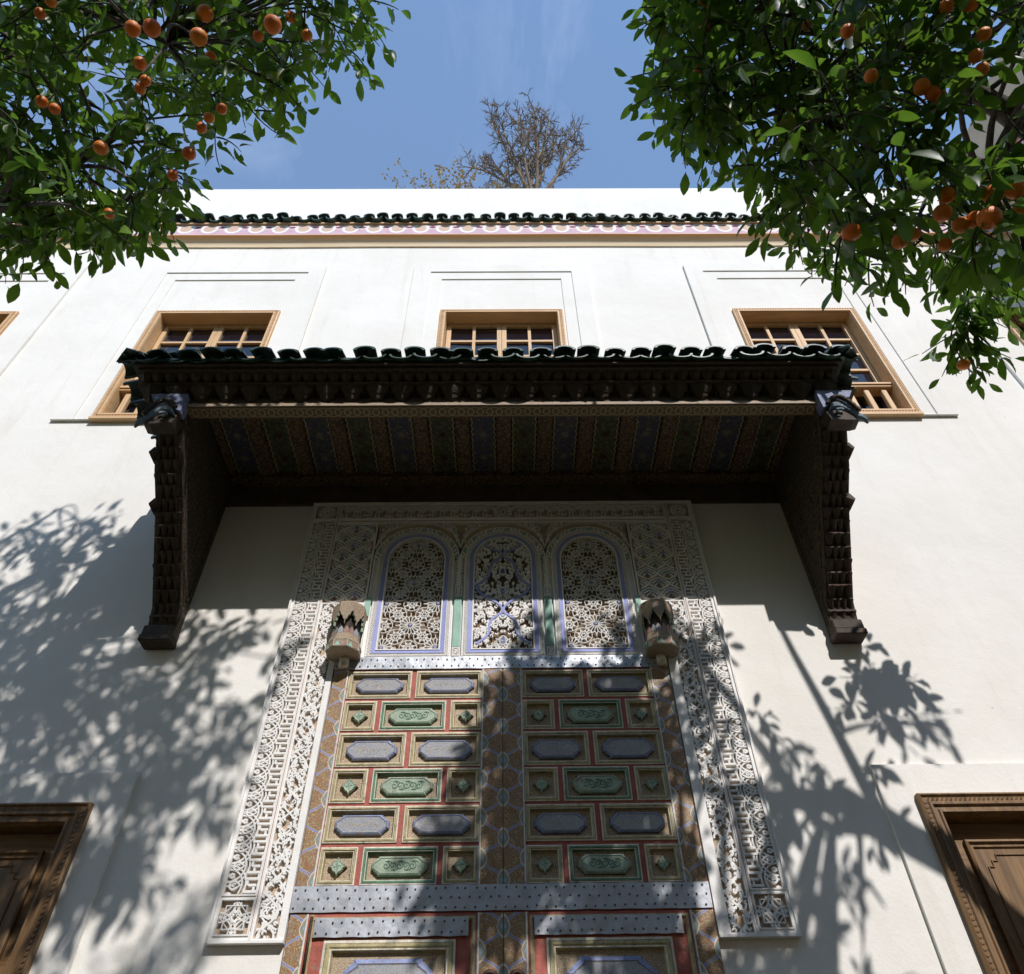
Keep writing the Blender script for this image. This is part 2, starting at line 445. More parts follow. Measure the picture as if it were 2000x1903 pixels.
def rind():
    ma, nt, b = _mat('orange_rind')
    v = ocoord(nt)
    oi = nt.nodes.new('ShaderNodeObjectInfo')
    c = mixc(nt, oi.outputs['Random'], (0.66, 0.13, 0.003), (0.74, 0.23, 0.008))
    g = noise(nt, v, 16, 5, 0.65)
    c = mixc(nt, mnode(nt, 'MULTIPLY', ramp(nt, g, 0.55, 0.8), 0.45), c, (0.55, 0.17, 0.010))
    c = mixc(nt, mnode(nt, 'MULTIPLY', ramp(nt, noise(nt, v, 60, 3), 0.68, 0.74), 0.6), c, (0.16, 0.07, 0.02))
    nt.links.new(c, b.inputs['Base Color'])
    b.inputs['Roughness'].default_value = 0.45
    po = nt.nodes.new('ShaderNodeTexVoronoi')
    po.inputs['Scale'].default_value = 260
    nt.links.new(v, po.inputs['Vector'])
    bump(nt, b, po.outputs['Distance'], 0.35, 0.003)
    return ma
M['orange'] = rind()
M['calyx'] = basic('orange_calyx', (0.05, 0.07, 0.02), 0.8, 0.3, 22, 0.0, 60)
M['dry_twig'] = basic('dry_grey_twig', (0.16, 0.125, 0.10), 0.9, 0.3, 8, 0.2, 60, c2=(0.26, 0.20, 0.15))
M['dry_leaf'] = basic('dry_yellow_leaf', (0.46, 0.35, 0.16), 0.85, 0.3, 20, 0.0, 60)

# ------------------------------------------------------------------ mesh helpers
class MB:
    def __init__(s):
        s.v, s.f, s.m = [], [], []
    def quad(s, a, b, c, d, mi=0):
        n = len(s.v)
        s.v += [a, b, c, d]
        s.f.append((n, n + 1, n + 2, n + 3)); s.m.append(mi)
    def poly(s, pts, mi=0):
        n = len(s.v)
        s.v += list(pts)
        s.f.append(tuple(range(n, n + len(pts)))); s.m.append(mi)
    def box(s, x0, x1, y0, y1, z0, z1, mi=0):
        n = len(s.v)
        s.v += [(x0, y0, z0), (x1, y0, z0), (x1, y1, z0), (x0, y1, z0), (x0, y0, z1), (x1, y0, z1), (x1, y1, z1), (x0, y1, z1)]
        for q in ((0, 1, 5, 4), (1, 2, 6, 5), (2, 3, 7, 6), (3, 0, 4, 7), (4, 5, 6, 7), (3, 2, 1, 0)):
            s.f.append(tuple(n + i for i in q)); s.m.append(mi)
    def prism(s, pts, y0, y1, mi=0, side=None):
        """polygon in xz from front y0 back to y1"""
        n = len(pts); b = len(s.v)
        s.v += [(x, y0, z) for x, z in pts] + [(x, y1, z) for x, z in pts]
        s.f.append(tuple(b + i for i in range(n))); s.m.append(mi)
        s.f.append(tuple(b + n + i for i in reversed(range(n)))); s.m.append(mi)
        for i in range(n):
            j = (i + 1) % n
            s.f.append((b + i, b + n + i, b + n + j, b + j)); s.m.append(mi if side is None else side)
    def loft(s, rings, mi=0, closed=True, mats=None, cap0=False, cap1=False):
        b = len(s.v); n = len(rings[0])
        for r in rings: s.v += list(r)
        for k in range(len(rings) - 1):
            for i in range(n if closed else n - 1):
                j = (i + 1) % n
                s.f.append((b + k * n + i, b + k * n + j, b + (k + 1) * n + j, b + (k + 1) * n + i))
                s.m.append(mats[k] if mats else mi)
        if cap0: s.f.append(tuple(b + i for i in reversed(range(n)))); s.m.append(mi)
        if cap1: s.f.append(tuple(b + (len(rings) - 1) * n + i for i in range(n))); s.m.append(mats[-1] if mats else mi)
    def frame(s, x0, x1, z0, z1, prof, mats=None, mi=0, cap=False):
        """mitred picture frame: prof = [(inset, y)...] outside to inside"""
        rings = [[(x0 + i, y, z0 + i), (x1 - i, y, z0 + i), (x1 - i, y, z1 - i), (x0 + i, y, z1 - i)] for i, y in prof]
        s.loft(rings, mi, True, mats, cap1=cap)
    width = 1.0
    def ribbon(s, pts, w, y0, y1, mi=0, closed=False):
        """flat strap along an xz polyline, standing from y1 (back) to y0 (front)"""
        w *= MB.width
        n = len(pts)
        L, R_ = [], []
        for i in range(n):
            if closed:
                a, b = pts[i - 1], pts[(i + 1) % n]
            else:
                a, b = pts[max(0, i - 1)], pts[min(n - 1, i + 1)]
            dx, dz = b[0] - a[0], b[1] - a[1]
            l = math.hypot(dx, dz) or 1e-6
            nx, nz = -dz / l * w / 2, dx / l * w / 2
            L.append((pts[i][0] + nx, pts[i][1] + nz)); R_.append((pts[i][0] - nx, pts[i][1] - nz))
        b = len(s.v)
        for i in range(n):
            s.v += [(L[i][0], y1, L[i][1]), (L[i][0], y0, L[i][1]), (R_[i][0], y0, R_[i][1]), (R_[i][0], y1, R_[i][1])]
        rng = range(n if closed else n - 1)
        for i in rng:
            j = (i + 1) % n
            for q in range(3):
                s.f.append((b + i * 4 + q, b + i * 4 + q + 1, b + j * 4 + q + 1, b + j * 4 + q)); s.m.append(mi)
        if not closed:
            s.f.append((b, b + 3, b + 2, b + 1)); s.m.append(mi)
            e = b + (n - 1) * 4
            s.f.append((e, e + 1, e + 2, e + 3)); s.m.append(mi)
    def tube(s, pts, rads, n=6, mi=0, cap=True):
        rings = []
        pts = [Vector(p) for p in pts]
        up = Vector((0.31, 0.17, 0.93))
        for i, p in enumerate(pts):
            d = (pts[min(i + 1, len(pts) - 1)] - pts[max(i - 1, 0)]).normalized()
            a = d.cross(up)
            if a.length < 0.05: a = d.cross(Vector((1, 0, 0)))
            a.normalize(); c = d.cross(a)
            r = rads[i] if isinstance(rads, (list, tuple)) else rads
            rings.append([tuple(p + (a * cos(2 * pi * k / n) + c * sin(2 * pi * k / n)) * r) for k in range(n)])
        s.loft(rings, mi, True, None, cap, cap)
    def dome(s, c, r, axis=(0, -1, 0), n=6, mi=0, flat=0.7):
        ax = Vector(axis).normalized()
        a = ax.cross(Vector((0.2, 0.3, 0.9))).normalized(); b_ = ax.cross(a)
        c = Vector(c)
        rings = [[tuple(c + (a * cos(2 * pi * k / n) + b_ * sin(2 * pi * k / n)) * (r * cos(t)) + ax * (r * flat * sin(t))) for k in range(n)] for t in (0, 0.7)]
        rings_tip = tuple(c + ax * r * flat)
        s.loft(rings, mi)
        base = len(s.v); s.v.append(rings_tip)
        m0 = base - n
        for k in range(n):
            s.f.append((m0 + k, m0 + (k + 1) % n, base)); s.m.append(mi)
    def build(s, name, mats, parent=None, smooth=False, origin=None, bevel=0):
        me = bpy.data.meshes.new(name)
        vs = s.v if origin is None else [(x - origin[0], y - origin[1], z - origin[2]) for x, y, z in s.v]
        me.from_pydata(vs, [], s.f)
        for ma in (mats if isinstance(mats, (list, tuple)) else [mats]):
            me.materials.append(M[ma] if isinstance(ma, str) else ma)
        me.polygons.foreach_set('material_index', s.m)
        if smooth: me.polygons.foreach_set('use_smooth', [True] * len(s.f))
        me.update()
        o = bpy.data.objects.new(name, me)
        col.objects.link(o)
        if origin is not None: o.location = origin
        if parent is not None: o.parent = parent
        if bevel:
            md = o.modifiers.new('bevel', 'BEVEL'); md.width = bevel; md.segments = 1; md.limit_method = 'ANGLE'
        return o

def empty(name, loc, label, cat, group=None):
    o = bpy.data.objects.new(name, None)
    col.objects.link(o)
    o.location = loc
    o['label'] = label; o['category'] = cat
    if group: o['group'] = group
    return o

def heightfield(mb, x0, x1, z0, z1, base, rects, outer=None, hole=None, mi=0, mats=None):
    """relief wall: rects = [(xa, xb, za, zb, y[, mat])], later ones win; y is None for an opening"""
    xs = sorted({x0, x1, *[min(max(r[i], x0), x1) for r in rects for i in (0, 1)]})
    zs = sorted({z0, z1, *[min(max(r[i], z0), z1) for r in rects for i in (2, 3)]})
    def val(x, z):
        y, k = base, mi
        for r in rects:
            if r[0] < x < r[1] and r[2] < z < r[3]:
                y = r[4]; k = r[5] if len(r) > 5 else mi
        return y, k
    nx, nz = len(xs) - 1, len(zs) - 1
    g = [[val((xs[i] + xs[i + 1]) / 2, (zs[j] + zs[j + 1]) / 2) for j in range(nz)] for i in range(nx)]
    dep = lambda y: hole if y is None else y
    for i in range(nx):
        for j in range(nz):
            y, k = g[i][j]
            a, b, c, d = xs[i], xs[i + 1], zs[j], zs[j + 1]
            if y is not None:
                mb.quad((a, y, c), (b, y, c), (b, y, d), (a, y, d), k)
            yy = dep(y)
            for (ii, jj, p, q) in ((i + 1, j, (b, c), (b, d)), (i, j + 1, (b, d), (a, d))):
                if ii < nx and jj < nz:
                    y2, k2 = g[ii][jj]; y2 = dep(y2)
                elif outer is not None:
                    y2, k2 = outer, k
                else:
                    continue
                if abs(y2 - yy) > 1e-6:
                    mb.quad((p[0], yy, p[1]), (q[0], yy, q[1]), (q[0], y2, q[1]), (p[0], y2, p[1]), k if yy < y2 else k2)
            if outer is not None:
                if i == 0: mb.quad((a, yy, c), (a, outer, c), (a, outer, d), (a, yy, d), k)
                if j == 0: mb.quad((a, yy, c), (b, yy, c), (b, outer, c), (a, outer, c), k)

def arc(cx, cz, r, a0, a1, n, rz=None):
    rz = r if rz is None else rz
    return [(cx + r * cos(a0 + (a1 - a0) * i / n), cz + rz * sin(a0 + (a1 - a0) * i / n)) for i in range(n + 1)]

def spiral(cx, cz, r0, r1, a0, turns, n=12):
    return [(cx + (r0 + (r1 - r0) * i / n) * cos(a0 + turns * 2 * pi * i / n), cz + (r0 + (r1 - r0) * i / n) * sin(a0 + turns * 2 * pi * i / n)) for i in range(n + 1)]
rnd = random.Random(5)
# ------------------------------------------------------------------ ground
g = MB()
g.quad((-400, -400, 0), (400, -400, 0), (400, 400, 0), (-400, 400, 0))
ground = g.build('ground', 'soil')
ground['kind'] = 'structure'

# ------------------------------------------------------------------ palace building: wall, roof, side wing, added sky blocker
palace = empty('palace_building', (0, 0, 0), 'white limewashed palace facade with a painted double gate, wooden windows and a green tiled cornice', 'building')
WIN = [-5.486, -2.865, -0.017, 2.94, 5.60]
WX = 6.2
rects = []
for c in WIN:
    hw = 0.955
    rects.append((c - hw, min(c + hw - .02, WX), 6.39, 9.025, -0.028))
    rects.append((c - 0.765, min(c + 0.76, WX), 6.395, 8.885, -0.016))
    rects.append((c - 0.64, min(c + 0.64, WX), 6.40, 8.745, -0.004))
    rects.append((c - 0.565, min(c + 0.565, WX), 6.46, 8.05, None))
for s in (-1, 1):
    c = 2.93 * s
    rects.append((min(s * 2.022, s * 3.86), max(s * 2.022, s * 3.86), 0, 3.33, -0.022))
    rects.append((c - 0.64, c + 0.64, 0, 3.05, None))
w = MB()
heightfield(w, -9.0, WX, 0, 11.12, 0.0, rects, None, 0.38)
w.quad((-9, 0, 11.12), (WX, 0, 11.12), (WX, 0.35, 11.12), (-9, 0.35, 11.12))
w.quad((-9, 0.35, 10.5), (WX, 0.35, 10.5), (WX, 0.35, 11.12), (-9, 0.35, 11.12))
w.quad((-9, 0, 0), (-9, 6, 0), (-9, 6, 10.5), (-9, 0, 11.12))
w.quad((-9, 6, 0), (WX, 6, 0), (WX, 6, 10.5), (-9, 6, 10.5))
w.build('wall', 'plaster', palace)
r = MB()
r.quad((-9, 0.35, 10.5), (WX, 0.35, 10.5), (WX, 6, 10.5), (-9, 6, 10.5))
r.build('roof_terrace', 'tanwall', palace)
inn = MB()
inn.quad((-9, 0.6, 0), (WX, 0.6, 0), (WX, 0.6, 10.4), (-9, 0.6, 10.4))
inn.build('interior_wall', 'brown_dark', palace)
WT = 11.8
sw = MB()
sw.box(WX, WX + 7, -3.2, 6, 0, WT)
sw.build('side_wing', 'tanwall', palace)
sw = MB()
sw.box(-18, 18, -20, -11.8, 0, 12.0)  # unseen block added behind the camera to hold back sky fill
sw.build('added_sky_blocker', 'tanwall', palace)

# ------------------------------------------------------------------ cornice: cove moulding, painted frieze, green tiles
def cornice(x0, x1, parent, mat4=None, extra=''):
    b = MB()
    prof = [(-0.002, 9.484), (-0.018, 9.486), (-0.022, 9.500), (-0.030, 9.525), (-0.045, 9.552), (-0.065, 9.576), (-0.085, 9.592), (-0.098, 9.598), (-0.105, 9.602), (-0.105, 9.612), (-0.101, 9.614)]
    n = 24
    rings = []
    for i in range(n + 1):
        x = x0 + (x1 - x0) * i / n
        j = 0.004 * sin(i * 1.7) + 0.003 * sin(i * 0.6)
        rings.append([(x, y, z + j) for y, z in prof])
    b.loft(rings, 0, False)
    o1 = b.build('cornice_moulding', 'cove', parent)
    b = MB()
    b.box(x0, x1, -0.100, 0.0, 9.6135, 9.86)
    o2 = b.build('painted_frieze', 'frieze', parent)
    b = MB()
    b.box(x0, x1, -0.122, -0.001, 9.862, 9.885)
    o3 = b.build('eave_board', 'orange_wood', parent)
    if mat4 is not None:
        for o in (o1, o2, o3): o.matrix_world = mat4
cornice(-9.0, WX - 0.01, palace)
WING_M = Matrix.Translation((WX, 0, 0.7)) @ Matrix.Rotation(-pi / 2, 4, 'Z')

def half_tile_mesh(name, rad, length, drop, concave=False, th=0.012, n=8, flat=1.0, taper=0.92):
    """barrel tile along -Y..0: origin at the back; front end at y=-length, lower by drop"""
    b = MB()
    rings = []
    for (y, dz, k) in ((-length, -drop, 1.0), (0, 0, taper)):
        ro, ri = rad * k, (rad - th) * k
        out = [(ro * cos(pi * i / n), y, dz + (-1 if concave else 1) * ro * flat * sin(pi * i / n)) for i in range(n + 1)]
        inn_ = [(ri * cos(pi * i / n), y, dz + (-1 if concave else 1) * ri * flat * sin(pi * i / n)) for i in reversed(range(n + 1))]
        rings.append(out + inn_)
    b.loft(rings, 0, True, None, True, True)
    o = b.build(name, 'tile')
    me = o.data
    bpy.data.objects.remove(o)
    return me
cover_me = half_tile_mesh('roof_tile', 0.066, 0.40, 0.13, False, 0.014)
pan_me = half_tile_mesh('pan_tile', 0.064, 0.41, 0.145, True, 0.014)
def tile_obj(name, me, parent, loc, rot=(0, 0, 0), sc=1.0):
    o = bpy.data.objects.new(name, me)
    col.objects.link(o)
    o.parent = parent
    o.location = loc; o.rotation_euler = rot
    o.scale = (sc, sc, sc)
    return o
PIT = 0.1705
def tile_row(x0, x1, parent, mat4=None):
    n = int((x1 - x0) / PIT)
    for i in range(n):
        x = x0 + PIT * (i + 0.5)
        for name, me, dx, z in (('roof_tile', cover_me, 0, 10.088), ('pan_tile', pan_me, PIT / 2, 10.072)):
            if x + dx > x1: continue
            jy = rnd.uniform(-0.012, 0.012)
            loc = Vector((x + dx + rnd.uniform(-0.006, 0.006), 0.238 + jy, z + rnd.uniform(-0.008, 0.008)))
            rot = (rnd.uniform(-0.015, 0.015), rnd.uniform(-0.03, 0.03), rnd.uniform(-0.03, 0.03))
            if mat4 is not None:
                loc = mat4 @ loc
                rot = (rot[0], rot[1], rot[2] - pi / 2)
            tile_obj(name, me, parent, loc, rot, rnd.uniform(0.97, 1.04))
tile_row(-6.6, WX - 0.02, palace)
cornice(0.0, 3.2, palace, WING_M)
tile_row(0.02, 3.2, palace, WING_M)

# ------------------------------------------------------------------ upper windows
def window(c, xmax=None):
    x0, x1 = c - 0.618, c + 0.618
    f = MB()
    f.frame(x0, x1, 6.405, 8.105, [(0, -0.003), (0, -0.030), (0.014, -0.034), (0.018, -0.026), (0.034, -0.026), (0.038, -0.036), (0.056, -0.036), (0.062, -0.02), (0.062, 0.10)])
    # bead course in the casing
    for i in range(46):
        xx = x0 + 0.03 + (x1 - x0 - 0.06) * i / 45
        for zz in (6.405 + 0.026, 8.105 - 0.026):
            f.box(xx - 0.008, xx + 0.008, -0.034, -0.027, zz - 0.006, zz + 0.006)
    for i in range(64):
        zz = 6.44 + 1.63 * i / 63
        for xx in (x0 + 0.026, x1 - 0.026):
            f.box(xx - 0.006, xx + 0.006, -0.034, -0.027, zz - 0.008, zz + 0.008)
    fr = f.build('window', 'honey_h', palace)
    s = MB()
    s.box(x0 - 0.004, x1 + 0.004, -0.05, 0.02, 6.375, 6.403)
    s.build('sill', 'honey_h', fr)
    iy = 0.10
    ox0, ox1, oz0, oz1 = x0 + 0.063, x1 - 0.063, 6.47, 8.04
    k = MB()
    k.box(ox0, ox1, iy - 0.085, iy + 0.04, 6.845, 6.905)
    k.box(ox0, ox1, iy - 0.098, iy - 0.086, 6.868, 6.89)
    k.build('middle_rail', 'honey_h', fr)
    k = MB()
    k.box(ox0, ox1, iy - 0.07, iy + 0.04, oz0, 6.50)
    k.build('bottom_rail', 'honey_h', fr)
    nb = 7
    for i in range(nb):
        xx = ox0 + (ox1 - ox0) * (i + 0.5) / nb
        b = MB()
        b.box(xx - 0.024, xx + 0.024, iy - 0.06, iy - 0.015, 6.502, 6.843)
        b.build('baluster', 'honey_v', fr, bevel=0.005)
    mid = (ox0 + ox1) / 2
    for (a, bb) in ((ox0 + 0.004, mid - 0.002), (mid + 0.002, ox1 - 0.004)):
        k = MB()
        st = 0.045
        z0, z1 = 6.91, 8.040
        k.box(a, a + st, iy, iy + 0.045, z0, z1)
        k.box(bb - st, bb, iy, iy + 0.045, z0, z1)
        k.box(a + st, bb - st, iy + 0.002, iy + 0.045, z1 - 0.045, z1)
        k.box(a + st, bb - st, iy + 0.002, iy + 0.045, z0, z0 + 0.06)
        xm = (a + bb) / 2
        k.box(xm - 0.015, xm + 0.015, iy + 0.004, iy + 0.04, z0 + 0.06, z1 - 0.045)
        rows = 4
        zz0, zz1 = z0 + 0.06, z1 - 0.045
        for q in range(1, rows):
            zz = zz0 + (zz1 - zz0) * q / rows
            k.box(a + st, bb - st, iy + 0.006, iy + 0.038, zz - 0.014, zz + 0.014)
        k.build('casement', 'honey_v', fr)
        for q in range(rows):
            for (pa, pb) in ((a + st, xm - 0.015), (xm + 0.015, bb - st)):
                za = zz0 + (zz1 - zz0) * q / rows + 0.014; zb = zz0 + (zz1 - zz0) * (q + 1) / rows - 0.014
                p = MB()
                t = rnd.uniform(-0.004, 0.004); t2 = rnd.uniform(-0.003, 0.003)
                p.quad((pa - .004, iy + 0.03 + t, za - .004), (pb + .004, iy + 0.03 - t, za - .004), (pb + .004, iy + 0.03 - t + t2, zb + .004), (pa - .004, iy + 0.03 + t + t2, zb + .004))
                p.build('pane', 'glass', fr)
    p = MB()
    p.quad((ox0, iy + 0.03, 6.50), (ox1, iy + 0.03, 6.50), (ox1, iy + 0.03, 6.845), (ox0, iy + 0.03, 6.845))
    p.build('lower_pane', 'glass', fr)
for c in WIN[:4]:
    window(c)
window(WIN[4])

# ------------------------------------------------------------------ dark side doors
def side_door(c):
    x0, x1, z1 = c - 0.735, c + 0.735, 3.155
    f = MB()
    prof = [(0, -0.005), (0, -0.055), (0.010, -0.062), (0.022, -0.050), (0.040, -0.050), (0.048, -0.060), (0.060, -0.060), (0.066, -0.046), (0.082, -0.046), (0.088, -0.054), (0.098, -0.054), (0.112, -0.030), (0.116, 0.10)]
    rings = [[(x0 + i, y, 0), (x0 + i, y, z1 - i), (x1 - i, y, z1 - i), (x1 - i, y, 0)] for i, y in prof]
    f.loft(rings, 0, False)
    # rope moulding of small slanted billets
    for side in (x0 + 0.031, x1 - 0.031):
        for i in range(120):
            z = 0.1 + i * 0.0252
            f.quad((side - 0.008, -0.053, z), (side + 0.008, -0.058, z + 0.008), (side + 0.008, -0.058, z + 0.020), (side - 0.008, -0.053, z + 0.012))
    for i in range(56):
        x = x0 + 0.04 + i * 0.0250
        f.quad((x, -0.053, z1 - 0.039), (x + 0.012, -0.053, z1 - 0.039), (x + 0.020, -0.058, z1 - 0.023), (x + 0.008, -0.058, z1 - 0.023))
    fr = f.build('side_door', 'dark_v', palace)
    a, b, top = x0 + 0.118, x1 - 0.118, z1 - 0.118
    for (l, r_) in ((a, c - 0.003), (c + 0.003, b)):
        d = MB()
        d.box(l, r_, 0.06, 0.10, 0.02, top)
        d.build('door_leaf', 'dark_h', fr)
        zz = top - 0.09
        k = 0
        while zz > 0.3:
            h = 0.62 if k % 2 == 0 else 0.22
            za, zb = zz - h, zz
            q = MB()
            q.frame(l + 0.085, r_ - 0.085, za, zb, [(0, 0.058), (0, 0.036), (0.012, 0.030), (0.022, 0.044), (0.034, 0.044), (0.040, 0.054)], cap=True)
            cx, cz = (l + r_) / 2, (za + zb) / 2
            hw, hh, n_ = (r_ - l) / 2 - 0.16, h / 2 - 0.07, 0.03
            pts = [(cx - hw, cz - hh + 2 * n_), (cx - hw + n_, cz - hh + 2 * n_), (cx - hw + n_, cz - hh + n_), (cx - hw + 2 * n_, cz - hh + n_), (cx - hw + 2 * n_, cz - hh)]
            pts = pts + [(2 * cx - x, z) for x, z in reversed(pts)]
            pts = pts + [(x, 2 * cz - z) for x, z in reversed(pts)]
            q.ribbon(pts, 0.006, 0.047, 0.055, 0, True)
            q.build('door_panel', 'dark_v', fr)
            zz = za - 0.10
            k += 1
side_door(-2.93)
side_door(2.93)
MB.width = 1.2
# ------------------------------------------------------------------ carved gypsum surround
PL, PR, PB, PT = -1.418, 1.392, 2.492, 5.37       # outer edges of the carved panel
CX = [-0.612, -0.015, 0.582]
YF, YR, YB = -0.034, -0.012, -0.003               # moulding front, recess floor, lattice back
DL, DR = -1.052, 1.004                            # gate edges
STRAP_T = 4.042
b = MB()
# (material 0 = white gypsum, 1 = tan recess)
rec = [
    (PL + 0.030, PL + 0.190, 2.70, 5.185, YR, 1), (PL + 0.030, PL + 0.190, 2.527, 2.680, YR, 1),
    (PL + 0.218, PL + 0.330, 2.512, 4.452, YR, 1),
    (PR - 0.190, PR - 0.030, 2.70, 5.185, YR, 1), (PR - 0.190, PR - 0.030, 2.527, 2.680, YR, 1),
    (PR - 0.330, PR - 0.218, 2.512, 4.452, YR, 1),
    (PL + 0.030, PL + 0.190, 5.212, 5.345, YR, 1), (PR - 0.190, PR - 0.030, 5.212, 5.345, YR, 1),
    (PL + 0.212, PR - 0.212, 5.212, 5.345, YR, 1),
    (PL + 0.212, -0.930, 4.46, 5.150, YR, 1), (0.900, PR - 0.212, 4.46, 5.150, YR, 1),
    (-0.918, 0.888, STRAP_T, 5.165, None),
    (DL, DR, PB, STRAP_T, None),
]
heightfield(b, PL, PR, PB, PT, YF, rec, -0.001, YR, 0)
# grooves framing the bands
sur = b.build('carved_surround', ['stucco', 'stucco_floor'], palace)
def trim(x0, x1, z0, z1, y=-0.040, th=0.007):
    t.frame(x0, x1, z0, z1, [(0, YF + 0.001), (0, y), (th, y), (th, YF + 0.001)])
t = MB()
for ring in ([(PL, PB), (PL, PT), (PR, PT), (PR, PB)],):
    th = 0.012
    outer_ = ring
    inner_ = [(PL + th, PB), (PL + th, PT - th), (PR - th, PT - th), (PR - th, PB)]
    t.loft([[(x, y, z) for x, z in pts] for pts, y in ((outer_, YF + 0.001), (outer_, -0.044), (inner_, -0.044), (inner_, YF + 0.001))], 0, False)
t.box(PL + 0.012, DL - 0.001, -0.0435, YF + 0.001, PB, PB + 0.012)
t.box(DR + 0.001, PR - 0.012, -0.0435, YF + 0.001, PB, PB + 0.012)
for s in (0, 1):
    xa, xb = (PL + 0.198, PL + 0.210) if s == 0 else (PR - 0.210, PR - 0.198)
    t.box(xa, xb, -0.041, YF + 0.001, PB + 0.014, PT - 0.014)
    xa, xb = (PL + 0.026, PL + 0.194) if s == 0 else (PR - 0.194, PR - 0.026)
    trim(xa, xb, 2.523, 2.684); trim(xa, xb, 2.696, 5.189); trim(xa, xb, 5.208, 5.349)
trim(PL + 0.214, PR - 0.214, 5.208, 5.349)
t.build('edge_moulding', 'stucco', sur)
t = MB()
for xa in (PL + 0.2005, PR - 0.2035):
    t.box(xa, xa + 0.003, -0.0425, -0.0405, PB + 0.05, 5.34)
t.box(PL + 0.22, PR - 0.22, -0.0355, -0.0335, 5.186, 5.190)
t.build('red_line', 'red_line', sur)

RY0, RY1 = -0.033, YR + 0.0005
# arabesque and angular interlace bands (motif pitch 86 mm)
def kufic_band(xin, xout, z0, z1, mb, pitch=0.0866):
    """xin = side of the angular script, xout = side of the palmettes"""
    W_ = xout - xin
    X = lambda t_: xin + W_ * t_
    sg = 1 if W_ > 0 else -1
    n = int((z1 - z0) / pitch)
    p = (z1 - z0) / n
    for i in range(n):
        z = z0 + p * (i + 0.5)
        big = abs(W_) * 0.60
        # interlacing scales opening towards the outer edge
        for rr in (big, big * 0.80):
            pts = []
            for k in range(13):
                a = -pi / 2 + pi * k / 12
                pts.append((X(0.99) - sg * rr * cos(a), z + rr * 0.98 * sin(a)))
            pts = [q for q in pts if z0 - 0.001 <= q[1] <= z1 + 0.001]
            if len(pts) > 2: mb.ribbon(pts, 0.0065, RY0 + 0.001 * (i % 3) + (0.0004 if rr == big else 0), RY1)
        # palmette
        cx = X(0.74)
        tear = [(cx - sg * 0.030, z)] + [(cx + sg * (0.004 + 0.020 * cos(a)), z + 0.019 * sin(a)) for a in [(-2.3 + 4.6 * k / 8) for k in range(9)]]
        mb.ribbon(tear, 0.008, RY0 - 0.002, RY1, 0, True)
        mb.ribbon(spiral(cx + sg * 0.003, z, 0.010, 0.003, 0.3, 0.9, 7), 0.0055, RY0 - 0.0015, RY1)
        for s in (-1, 1):
            lf = [(X(0.98), z + s * p * 0.5), (X(0.88), z + s * p * 0.40), (X(0.80), z + s * p * 0.46)]
            mb.ribbon(lf, 0.009, RY0 - 0.0005 * s, RY1)
        # angular letters: tall strokes across the band and hooked bars
        v = (i * 7) % 3
        zt = z - p * 0.5
        for q, (ta, tb) in enumerate(((0.02, 0.44), (0.05, 0.30), (0.02, 0.46))):
            zz = zt + p * (q + 0.5) / 3
            mb.ribbon([(X(ta), zz), (X(tb), zz)], 0.0095, RY0 - 0.001, RY1)
        za, zb, zc = zt + p / 6, zt + p / 2, zt + p * 5 / 6
        k1 = (0.12, 0.22, 0.30)[v]
        mb.ribbon([(X(k1), za), (X(k1), zb)], 0.009, RY0 + 0.0005, RY1)
        mb.ribbon([(X(0.40 - k1 * 0.4), zb), (X(0.40 - k1 * 0.4), zc)], 0.009, RY0 + 0.0009, RY1)
        mb.ribbon([(X(0.03), zc), (X(0.03), zc + p / 3)], 0.008, RY0 + 0.0013, RY1)
    return mb
for (xi, xo) in ((PL + 0.188, PL + 0.032), (PR - 0.188, PR - 0.032)):
    kufic_band(xi, xo, 2.702, 5.183, MB()).build('script_band', 'stucco', sur)

def vine_band(x0, x1, z0, z1, seed, mb, pitch=0.105):
    r_ = random.Random(seed)
    xc, hw = (x0 + x1) / 2, (x1 - x0) / 2
    n = int((z1 - z0) / 0.012)
    ph = r_.uniform(0, 6)
    f = 2 * pi / pitch / 2
    for s in (1, -1):
        mb.ribbon([(xc + s * hw * 0.72 * sin(f * (z - z0) + ph), z) for z in [z0 + (z1 - z0) * i / n for i in range(n + 1)]], 0.0075, RY0 + 0.0006 * s, RY1)
    z = z0 + 0.012
    k = 0
    while z < z1 - 0.012:
        for s in (1, -1):
            x = xc + s * r_.uniform(0.02, 0.90) * hw
            a0 = r_.uniform(0, 6.28); rr = r_.uniform(0.009, 0.016)
            pts = [q for q in spiral(x, z + r_.uniform(-.008, .008), rr, 0.003, a0, s * r_.uniform(0.5, 0.95), 7) if x0 < q[0] < x1 and z0 < q[1] < z1]
            if len(pts) > 2: mb.ribbon(pts, r_.uniform(0.0055, 0.0085), RY0 - 0.0001 * (k % 17), RY1)
            if r_.random() < 0.75:
                x2 = xc + s * r_.uniform(0.3, 0.97) * hw
                a = r_.uniform(0, 6.28); l = r_.uniform(0.010, 0.018)
                pts = [(x2 - l * cos(a), z - l * sin(a)), (x2 + 0.003 * sin(a), z), (x2 + l * cos(a), z + l * sin(a))]
                if all(x0 < q[0] < x1 and z0 < q[1] < z1 for q in pts):
                    mb.ribbon(pts, r_.uniform(0.006, 0.010), RY0 - 0.0022 + 0.0001 * (k % 19), RY1)
            k += 1
        z += 0.0135
    return mb
vine_band(PL + 0.219, PL + 0.329, 2.513, 4.451, 4, MB()).build('vine_band', 'stucco', sur)
vine_band(PR - 0.329, PR - 0.219, 2.513, 4.451, 9, MB()).build('vine_band', 'stucco', sur)

